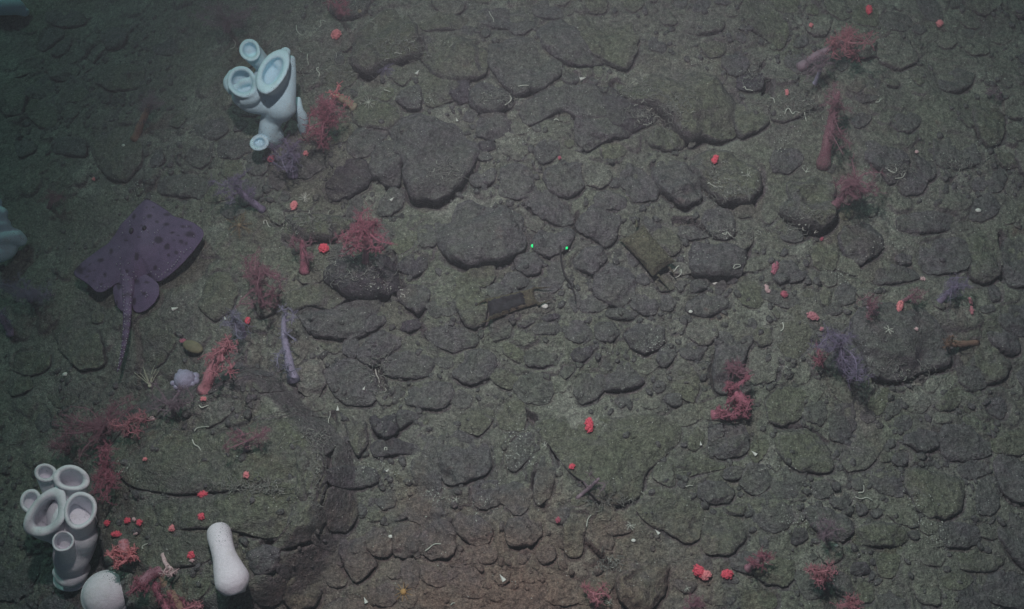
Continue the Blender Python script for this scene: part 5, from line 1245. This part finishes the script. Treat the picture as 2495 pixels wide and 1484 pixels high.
bud(2001, 803, 10, 9, 'pink', "tiny pink polyp tuft above the wide violet bush's left side")
bud(2231, 803, 9, 8, 'pale', "tiny pale tuft on the face of the huge boulder")
bud(662, 390, 20, 18, 'red', "dull red bud under the foot of the tall folded sponge")
bud(746, 377, 12, 12, 'salmon', "pale salmon bud right of the sponge's violet coral bush")
bud(230, 438, 8, 8, 'salmon', "tiny dim orange bud alone on the dark left slope")
bud(447, 832, 16, 10, 'wine', "wine-red wisp at the left end of the olive oval")
bud(877, 30, 10, 8, 'tan', "small tan knob at the top edge beside the dusky red bush")
bud(2232, 372, 8, 8, 'pale', "small whitish knob on the upper right rock slope")
bud(2000, 584, 9, 9, 'red', "small red bud on the rounded grey-green boulder")

# ------------------------------------------------------------------ worms, shells, stars
def worm(pts, label, r=1.1, mat=None, name="worm_tube", cat="worm tube", h=0.006):
    P = [W(x, y, h) for x, y in pts]
    zm = np.mean([p[2] for p in P]); P = [np.array([p[0], p[1], 0.35 * p[2] + 0.65 * max(zm, p[2] - 0.01)]) for p in P]
    Q = spline(P, max(8, len(P) * 5)); mb = MB(); mb.sweep(Q, list(np.linspace(r, r * 0.7, len(Q)) * PX * 1.05), 6)
    o = mb.build(name, mat or M_WORM, None, True, Q[0]); tag(o, label, cat, "pale worm tubes among the rocks" if cat == "worm tube" else None); return o
def tt(t, *pts): return [tp(t, *p) for p in pts]
worm(tt('A1', (1680, 355), (1705, 345), (1718, 315), (1700, 288)), "thin hooked worm left of the tall folded sponge's top lobe")
worm(tt('A2', (462, 200), (475, 180), (470, 155), (490, 148), (510, 155)), "crooked worm up left of the bright salmon bud")
worm(tt('A2', (298, 195), (302, 230), (330, 250), (390, 245)), "long bent worm above the tall folded sponge's right lobe")
worm(tt('A2', (378, 395), (375, 430), (385, 470)), "straight greenish worm right of the tall folded sponge")
worm(tt('A2', (458, 555), (462, 530), (445, 512), (450, 495), (462, 500)), "S-shaped thick worm right of the tall folded sponge", 1.6)
worm(tt('A2', (1010, 388), (1030, 380), (1045, 392), (1065, 392)), "wavy worm in the dark gap under the greenish top boulder")
worm(tt('A2', (1700, 85), (1712, 110), (1730, 135), (1735, 158)), "long pale worm at the top centre edge")
worm(tt('A2', (1815, 758), (1850, 745), (1862, 720), (1855, 705)), "curled worm at the corner of the domed grey rock", 1.5)
worm(tt('A2', (935, 655), (955, 660), (980, 668)), "short white worm in the small hole above the green-filmed flat rock", 1.4)
worm(tt('A3', (48, 630), (80, 622), (125, 622)), "straight white worm under the broad grey slab", 1.4)
worm(tt('A3', (308, 875), (325, 868), (345, 878)), "short arched worm on the green silt patch, upper centre", 1.4)
worm(tt('A3', (985, 790), (1005, 805), (1020, 800), (1050, 800), (1080, 760)), "looping worm in the deep cleft under the long ledge", 1.2)
worm(tt('A3', (1685, 640), (1700, 632), (1710, 650), (1735, 655), (1760, 660)), "white scribble of a worm in the upper right dark gap", 1.2)
worm(tt('A3', (1430, 1340), (1440, 1330), (1450, 1345), (1480, 1360), (1530, 1385)), "worm along the dark edge of the olive-topped boulder", 1.2)
worm(tt('A4', (60, 712), (80, 722), (90, 750)), "worm at the left end of the upper right cleft", 1.4)
worm(tt('A4', (165, 830), (175, 800), (195, 795), (220, 830), (240, 815), (275, 818)), "zigzag worm in the middle of the upper right cleft", 1.4)
worm(tt('A4', (310, 815), (308, 845), (322, 880)), "worm hanging down from the right end of the upper right cleft", 1.4)
worm(tt('A4', (825, 745), (850, 742), (860, 725), (875, 722)), "white hooked worm right of the tall wine-red stalk", 1.4)
worm(tt('A4', (915, 1235), (940, 1255), (965, 1260), (982, 1240), (975, 1215)), "U-shaped pale worm under the rugged grey rock", 1.4)
worm(tt('A4', (968, 1300), (1000, 1300), (1025, 1290), (1045, 1255)), "thin worm arching just below the U-shaped one", 1.1)
worm(tt('B2', (60, 150), (60, 130), (75, 125), (90, 160), (105, 170)), "angular white worm left of the overhanging ledge rock", 1.3)
worm(tt('B2', (372, 82), (385, 72), (398, 60)), "short thick white worm on the ledge rock", 1.5)
worm(tt('B2', (870, 1200), (880, 1250), (895, 1275), (900, 1308)), "upright pale worm in the cleft under the oblong rock, lower part", 1.5)
worm(tt('B2', (885, 1195), (900, 1235)), "short pale worm in the same cleft, upper right", 1.4)
worm(tt('B2', (1060, 660), (1080, 665), (1088, 685)), "small hooked worm on the grey stone under the craggy rock", 1.2)
worm(tt('B3', (1165, 500), (1185, 490), (1205, 465), (1220, 455)), "straight white worm at the lower corner of the olive egg case", 1.7)
worm(tt('B3', (1235, 480), (1235, 510), (1210, 535), (1180, 545)), "thin curved white worm below the olive egg case", 1.3)
worm(tt('B3', (1615, 470), (1630, 445), (1660, 445), (1665, 460), (1620, 475)), "looped worm on the squarish grey boulder", 1.0)
worm(tt('B3', (1535, 215), (1560, 225), (1570, 205), (1590, 230), (1600, 240)), "tangled worm above the purple shadow of the squarish boulder", 1.3)
worm(tt('B4', (212, 85), (230, 110), (245, 125)), "worm at the lower left flank of the four-cornered boulder", 1.4)
worm(tt('B4', (270, 150), (285, 165), (300, 185), (310, 210)), "longer worm below it on the four-cornered boulder's shadow side", 1.4)
worm(tt('B4', (318, 150), (335, 165), (355, 178)), "parallel straight worm at the foot of the four-cornered boulder", 1.4)
worm(tt('B4', (385, 208), (392, 200), (405, 208), (398, 218), (385, 210)), "small white ring-shaped worm below the four-cornered boulder", 1.3)
worm(tt('B4', (148, 865), (155, 890), (150, 915), (133, 932)), "bright white S-curved worm alone at the right of centre", 1.7)
worm(tt('C1', (1450, -5), (1470, 15), (1495, 8), (1520, -5)), "white arched worm under the pale orange bud", 1.6)
worm(tt('C1', (1405, 250), (1420, 285), (1445, 300), (1462, 325)), "white worm on the flat top of the outcrop", 1.5)
worm(tt('C1', (1420, 190), (1440, 165), (1480, 155), (1520, 150)), "long thin worm at the upper edge of the outcrop", 1.0)
worm(tt('C1', (1715, 620), (1730, 610), (1745, 625)), "tiny curl in the crack of the outcrop", 1.1)
worm(tt('C1', (1040, 1045), (1040, 1025), (1075, 1005)), "little forked white worm on the lowest outcrop shelf", 1.2)
worm(tt('C2', (1235, 1060), (1260, 1042), (1285, 1020), (1310, 1008), (1350, 1008)), "long wavy white worm across the dark rounded stone at the bottom", 1.4)
worm(tt('C2', (1420, 1455), (1435, 1440), (1452, 1440)), "small worm on the brown crust at the bottom edge", 1.2)
worm(tt('C2', (940, 325), (938, 308), (955, 308), (955, 325)), "tiny orange-white arch on the dark stone, lower middle", 1.2)
worm(tt('C3', (545, 885), (555, 830), (580, 795)), "pale slanting straw on the lower centre rocks", 1.2)
worm(tt('C3', (1270, 590), (1295, 582), (1320, 585)), "faint flat worm left of the smooth oval stone", 1.0)
worm(tt('C4', (700, 635), (735, 630), (742, 600), (738, 580)), "forked white worm at the right above the dark pocket", 1.2)
worm(tt('C4', (680, 665), (720, 680), (760, 670), (800, 690)), "pale worm lining the dark pocket at the lower right", 1.2)
worm(tt('C2', (525, 130), (530, 100), (545, 75), (540, 40)), "thin worm up the cliff edge beside the narrow olive slab", 1.0)

def starfish(dx, dy, n, L, col, label, r=1.0, disc=2.5, fork=False, name="brittle_star", cat="star", curl=0.3, a0=0, a1=6.283, h=0.006, up=0.0):
    c = W(dx, dy, h); mb = MB(); g = np.random.default_rng(int(dx))
    root = empty(name, c); tag(root, label, cat)
    mb.ball(c, disc * PX, 10, 6, (1, 1, 0.6)); mb.build("disc", col, root)
    for k in range(n):
        a = a0 + (a1 - a0) * (k + 0.5) / n + g.normal(0, 0.08); pts = [c]; p = np.array(c); l = L * g.uniform(0.8, 1.1) * PX
        for t in range(6):
            p = p + np.array([math.cos(a), math.sin(a), up]) * l / 6; a += curl * g.normal(0, 1); pts.append(p.copy())
        mb = MB(); mb.sweep(pts, list(np.linspace(r, r * 0.5, 7) * PX), 5)
        if fork:
            for j in (2, 3, 4, 5):
                for sg in (-1, 1):
                    e = pts[j] + np.array([math.cos(a + sg * 0.9), math.sin(a + sg * 0.9), 0.1]) * l * 0.22; mb.sweep([pts[j], e], [r * 0.6 * PX, r * 0.3 * PX], 3)
        mb.build("arm", col, root)
    return root
M_ORG = plain("star_orange", (0.50, 0.30, 0.12), 0.7); M_CREAM = plain("anemone_cream", (0.52, 0.52, 0.40), 0.6, 0.1)
M_BRN = plain("feather_brown", (0.26, 0.20, 0.13), 0.8)
starfish(*tp('C2', 1075, 1358), 10, 22, M_ORG, "small orange sun star with thin rays at the bottom", 0.8, 7, name="sun_star", cat="starfish", curl=0.05)
starfish(365, 940, 7, 46, M_CREAM, "cream anemone with seven long upright tentacles below the skate's tail", 1.0, 5, name="anemone", cat="anemone", curl=0.10, a0=0.9, a1=2.5, h=0.012, up=0.25)
starfish(583, 548, 12, 38, M_BRN, "brown feather star with drooping arms right of the skate", 0.8, 5, True, name="feather_star", cat="feather star", curl=0.25)
starfish(*tp('A2', 820, 745), 10, 20, M_WORM, "pale thin-armed star on the green-filmed flat rock", 0.6, 1.8, name="feather_star", cat="feather star", curl=0.12)
starfish(*tp('A2', 945, 500), 13, 28, plain("star_violet", (0.20, 0.19, 0.27), 0.8), "violet spidery feather star in the shadow under the greenish top boulder", 0.8, 2.5, True, name="feather_star", cat="feather star", curl=0.12)
starfish(*tp('A2', 355, 1440), 11, 16, M_WORM, "grey-white feathery rosette above the salmon bud on the ledge", 0.7, 2.0, True, name="feather_star", cat="feather star", curl=0.3)
starfish(*tp('B4', 922, 920), 6, 13, M_WORM, "tiny white branching star on the face of the huge smooth boulder", 0.8, 1.5, True, name="feather_star", cat="feather star", curl=0.1)
starfish(*tp('A4', 320, 1255), 5, 15, M_WORM, "small pale twiggy star on top of the four-cornered boulder", 0.8, 1.5, name="brittle_star", cat="brittle star", a0=0.3, a1=2.8)
starfish(*tp('A3', 1725, 1275), 5, 17, M_WORM, "small whitish forked star right of the vivid red oval bud", 0.7, 1.2, name="brittle_star", cat="brittle star")
starfish(*tp('C3', 710, 1435), 6, 12, M_WORM, "small white brittle star near the bottom, left of the pale domed boulder", 0.7, 1.5, name="brittle_star", cat="brittle star")
starfish(*tp('C3', 865, 875), 6, 13, M_WORM, "pale tufted star on the rocks above the pale domed boulder", 0.7, 1.5, True, name="brittle_star", cat="brittle star")
starfish(*tp('C3', 242, 288), 6, 10, M_WORM, "pale starlet in the crevice left of the broad mound", 0.6, 1.2, name="brittle_star", cat="brittle star")
starfish(*tp('C3', 1280, 1335), 5, 9, M_WORM, "tiny white star between the pale domed boulder and the bright clumps", 0.7, 1.2, name="brittle_star", cat="brittle star")
starfish(*tp('C2', 1460, 685), 6, 9, M_WORM, "tiny white star right of the rounded boulder with the pink scar", 0.7, 1.2, name="brittle_star", cat="brittle star")

def shell(dx, dy, s, label, ang=0.0, cone=True):
    s *= 0.72 if cone else 1.0; c = W(dx, dy, 0.003); mb = MB(); d = np.array([math.cos(ang), math.sin(ang), 0.1])
    if cone:
        k = np.linspace(0, 1, 12); pts = [c + d * s * PX * (t - 0.5) * 2.2 for t in k]
        mb.sweep(pts, [max(0.12, (1 - t)) * s * PX * 0.75 * (1 + 0.12 * math.cos(t * 22)) for t in k], 10)
    else: mb.ball(c, s * PX, 12, 8, (1.2, 0.9, 0.6), 0.06)
    o = mb.build("shell", M_SHELL, None, True, c); tag(o, label, "shell", "white shells lying on the bed"); return o
shell(*tp('C2', 1795, 1255), 11, "cream cone shell on the brown crust at the bottom centre", 2.2)
shell(*tp('C2', 982, 955), 4.6, "round white bead between two dark stones at the bottom", 0, False)
shell(*tp('C2', 797, 1418), 9, "bent white shell fragment near the bottom left of the sun star", 2.0)
shell(*tp('C2', 962, 470), 6, "white shell chip below the dark wedge rock", 0.8)
shell(*tp('C2', 597, 18), 8, "white shell chip at the top of the narrow olive slab", 1.6)
shell(*tp('B2', 790, 1345), 6, "white shell chip at the foot of the wormy cleft", 1.2)
shell(*tp('A2', 1180, 525), 9, "white triangular shell chip under the wide flat slab", 1.0)
shell(*tp('A2', 1465, 872), 6, "white chip on the dark stone left of the flat round stone", 1.9)
shell(*tp('A2', 995, 1450), 8, "bright chip on the silt below the big smooth boulder's left side", 0.8)
shell(*tp('A3', 520, 572), 10, "pale greenish shell between the small stones at the upper centre", 0.3)
shell(*tp('B3', 240, 748), 7, "whitish shell at the right end of the dark egg case", 2.0, False)
shell(*tp('B3', 1490, 580), 10, "cream pointed shell below the squarish grey boulder", 0.6)
shell(*tp('B3', 1305, 788), 4.5, "white bead right of centre on the silt", 0, False)
shell(*tp('B4', 1575, 50), 6, "greenish white bead alone near the right edge", 0, False)
shell(*tp('C3', 1060, 920), 8, "white splinter shell above the pale domed boulder", 2.3)
shell(*tp('C3', 888, 984), 4.5, "greyish round bead left of the white splinter shell", 0, False)
shell(*tp('C3', 1378, 275), 6, "white chip left of the square-shouldered stone", 1.7)
shell(*tp('C3', 1765, 345), 9, "white broken shell right of the square-shouldered stone", 2.4)
shell(*tp('C4', 540, 1022), 4, "white bead below the lower right grey boulder", 0, False)
shell(*tp('B1', 1280, 765), 10, "pale green leaf-like shell right of the skate's fins", 0.3)
shell(*tp('B1', 475, 1245), 6, "pale green chip below and left of the skate's tail", 0, False)
shell(*tp('B1', 1640, 835), 6, "whitish chip at the tip of the violet arched coral", 2.0)
shell(*tp('A1', 900, 1060), 4, "pale speck on the broad dim green boulder", 0, False)

# olive oval animal
c = W(470, 845, 0.008); mb = MB(); mb.ball(c, 1.0, 20, 12, (27 * PX, 15 * PX, 9 * PX), 0.01)
o = mb.build("sea_squirt", plain("squirt_olive", (0.19, 0.175, 0.115), 0.6), None, True, c); o.rotation_euler = (0, 0, R(-22)); tag(o, "olive-brown oval sea squirt left of the pink branching coral", "sea squirt")

# ------------------------------------------------------------------ egg cases
def egg_case(corners, horns, thick, mat, matd, label, lift=0.012, valley=True):
    """pillow with four horns; corners clockwise from upper left in picture px"""
    C = [W(*p, lift) for p in corners]; zc = max(p[2] for p in C); C = [VZ(corners[i][0], corners[i][1], zc) for i in range(4)]
    root = empty("skate_egg_case", sum(C) / 4); tag(root, label, "egg case", "skate egg cases lying among the stones")
    n = 24; m = 12; top = []
    for side in (1, -1):
        g = []
        for j in range(m + 1):
            v = j / m
            for i in range(n + 1):
                u = i / n
                bow = 0.10 * math.sin(math.pi * u) ; vv = v + (0.5 - v) * bow * 0.8
                uu = u + (0.5 - u) * -0.0 + (0.06 * (1 - (2 * v - 1) ** 2)) * (-(2 * u - 1) ** 3)
                p = (C[0] * (1 - uu) + C[1] * uu) * (1 - vv) + (C[3] * (1 - uu) + C[2] * uu) * vv
                pil = (max(0, 1 - (2 * u - 1) ** 4) * max(0, 1 - (2 * v - 1) ** 4)) ** 0.5
                if valley and side == 1: pil *= 0.55 + 0.45 * (1 - math.exp(-((v - 0.5) / 0.22) ** 2)) 
                edge = 0.25 * math.exp(-((abs(2 * v - 1) - 0.9) / 0.10) ** 2) if side == 1 else 0
                g.append(p + np.array([0, 0, side * thick * (pil + edge) + 0.005 * float(fbm(p[0], p[1], 28, 4, 3))]))
        top.append(np.array(g))
    f = []
    for s_ in (0, 1):
        o_ = s_ * (n + 1) * (m + 1)
        for j in range(m):
            for i in range(n):
                a = o_ + j * (n + 1) + i; q = (a, a + 1, a + n + 2, a + n + 1)
                f.append(q if s_ else q[::-1])
    mk("case", np.concatenate(top), f, mat, root)
    if matd is not None:                                    # dark panel in the middle of the face
        g = []; f2 = []
        for j in range(9):
            for i in range(17):
                u = 0.05 + 0.71 * i / 16; v = 0.13 + 0.76 * j / 8
                e = min(i, 16 - i, 8 - j, j)
                uj = u + (0.012 * math.sin(j * 2.3 + i) if e == 0 else 0); vj = v + (0.045 * math.sin(i * 1.7) if e == 0 else 0)
                p = (C[0] * (1 - uj) + C[1] * uj) * (1 - vj) + (C[3] * (1 - uj) + C[2] * uj) * vj
                pil = (max(0, 1 - (2 * uj - 1) ** 4) * max(0, 1 - (2 * vj - 1) ** 4)) ** 0.5 * (0.55 + 0.45 * (1 - math.exp(-((vj - 0.5) / 0.22) ** 2)))
                g.append(p + np.array([0, 0, thick * (pil + 0.25 * math.exp(-((abs(2 * vj - 1) - 0.9) / 0.10) ** 2)) + (0.0045 if e else -0.003) + 0.005 * float(fbm(p[0], p[1], 28, 4, 3))]))
        for j in range(8):
            for i in range(16):
                a = j * 17 + i; f2.append((a, a + 17, a + 18, a + 1))
        mk("dark_panel", g, f2, matd, root)
    for h in horns:
        P = [VZ(x, y, zc + dz) for x, y, dz in h]; Q = spline(P, 10); mb = MB(); mb.sweep(Q, list(np.linspace(3.6, 0.9, 10) * PX), 6); mb.build("horn", mat, root)
    return root
def z6(x, y): return ((1600 + x * 0.1348) * 0.7084, (940 + y * 0.1348) * 0.7084)
M_CASE = bed_material("egg_case_brown", (0.13, 0.115, 0.085), (0.155, 0.145, 0.105), 0.6)
M_CASED = plain("egg_case_dark", (0.028, 0.025, 0.032), 0.6, 0.6, 90, 0.9, 0.006)
egg_case([z6(500, 650), z6(1780, 360), z6(1900, 760), z6(560, 1230)], [[(*z6(540, 680), 0), (*z6(400, 740), -.002), (*z6(290, 830), -.008)], [(*z6(1740, 380), 0), (*z6(1950, 375), .002), (*z6(2200, 345), .0)], [(*z6(1840, 800), 0), (*z6(2020, 740), 0), (*z6(2190, 670), .0)], [(*z6(600, 1200), 0), (*z6(500, 1230), 0), (*z6(395, 1245), -.006)]], 0.016, M_CASE, M_CASED, "dark rectangular horned egg case lying below the laser dots")
M_CASEO = bed_material("egg_case_silt", (0.135, 0.13, 0.10), (0.168, 0.168, 0.118), 0.8)
def z7(x, y): return ((2100 + x * 0.2022) * 0.7084, (720 + y * 0.2022) * 0.7084)
egg_case([z7(400, 300), z7(900, 640), z7(990, 1060), z7(200, 620)][0:0] or [z7(140, 520), z7(560, 270), z7(1110, 890), z7(720, 1150)], [[(*z7(440, 300), 0), (*z7(440, 200), 0), (*z7(400, 165), 0)], [(*z7(990, 980), 0), (*z7(1050, 1050), 0), (*z7(1100, 1130), -.004)], [(*z7(800, 1110), 0), (*z7(880, 1210), -.004), (*z7(1010, 1370), -.012)]], 0.022, M_CASEO, None, "olive silt-covered egg case with thin horns right of the laser dots", 0.02, False)

# thin dark stalk in the silt near the laser dots
M_DKST = plain("stalk_black", (0.035, 0.03, 0.035), 0.7)
worm(tt('B3', (355, 300), (362, 420), (385, 520), (425, 580), (455, 650), (465, 720)), "thin black bent stalk standing by the right laser dot", 2.4, M_DKST, "sea_whip", "sea whip", 0.012)
worm(tt('A3', (0, 640), (8, 690), (5, 740)), "short dark stalk beside the white worm under the grey slab", 1.4, M_DKST, "sea_whip", "sea whip", 0.006)

# projected laser light on the bed, imitated by small glowing beads
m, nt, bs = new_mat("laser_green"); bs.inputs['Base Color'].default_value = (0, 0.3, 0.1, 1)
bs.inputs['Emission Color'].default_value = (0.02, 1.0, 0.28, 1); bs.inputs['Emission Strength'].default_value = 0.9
for (dx, dy), lb in ((tp('B3', 153, 307), "left green laser dot above the small round stone"), (tp('B3', 398, 323), "right green laser dot by the thin black stalk")):
    c = W(dx, dy, 0.004); mb = MB(); mb.ball(c, 1.0, 12, 6, (3.6 * PX, 4.4 * PX, 3.5 * PX), 0.12); o = mb.build("laser_dot", m, None, True, c); tag(o, lb, "laser dot", "paired green laser dots")

print("stones", len(stones), "traced", ntraced)
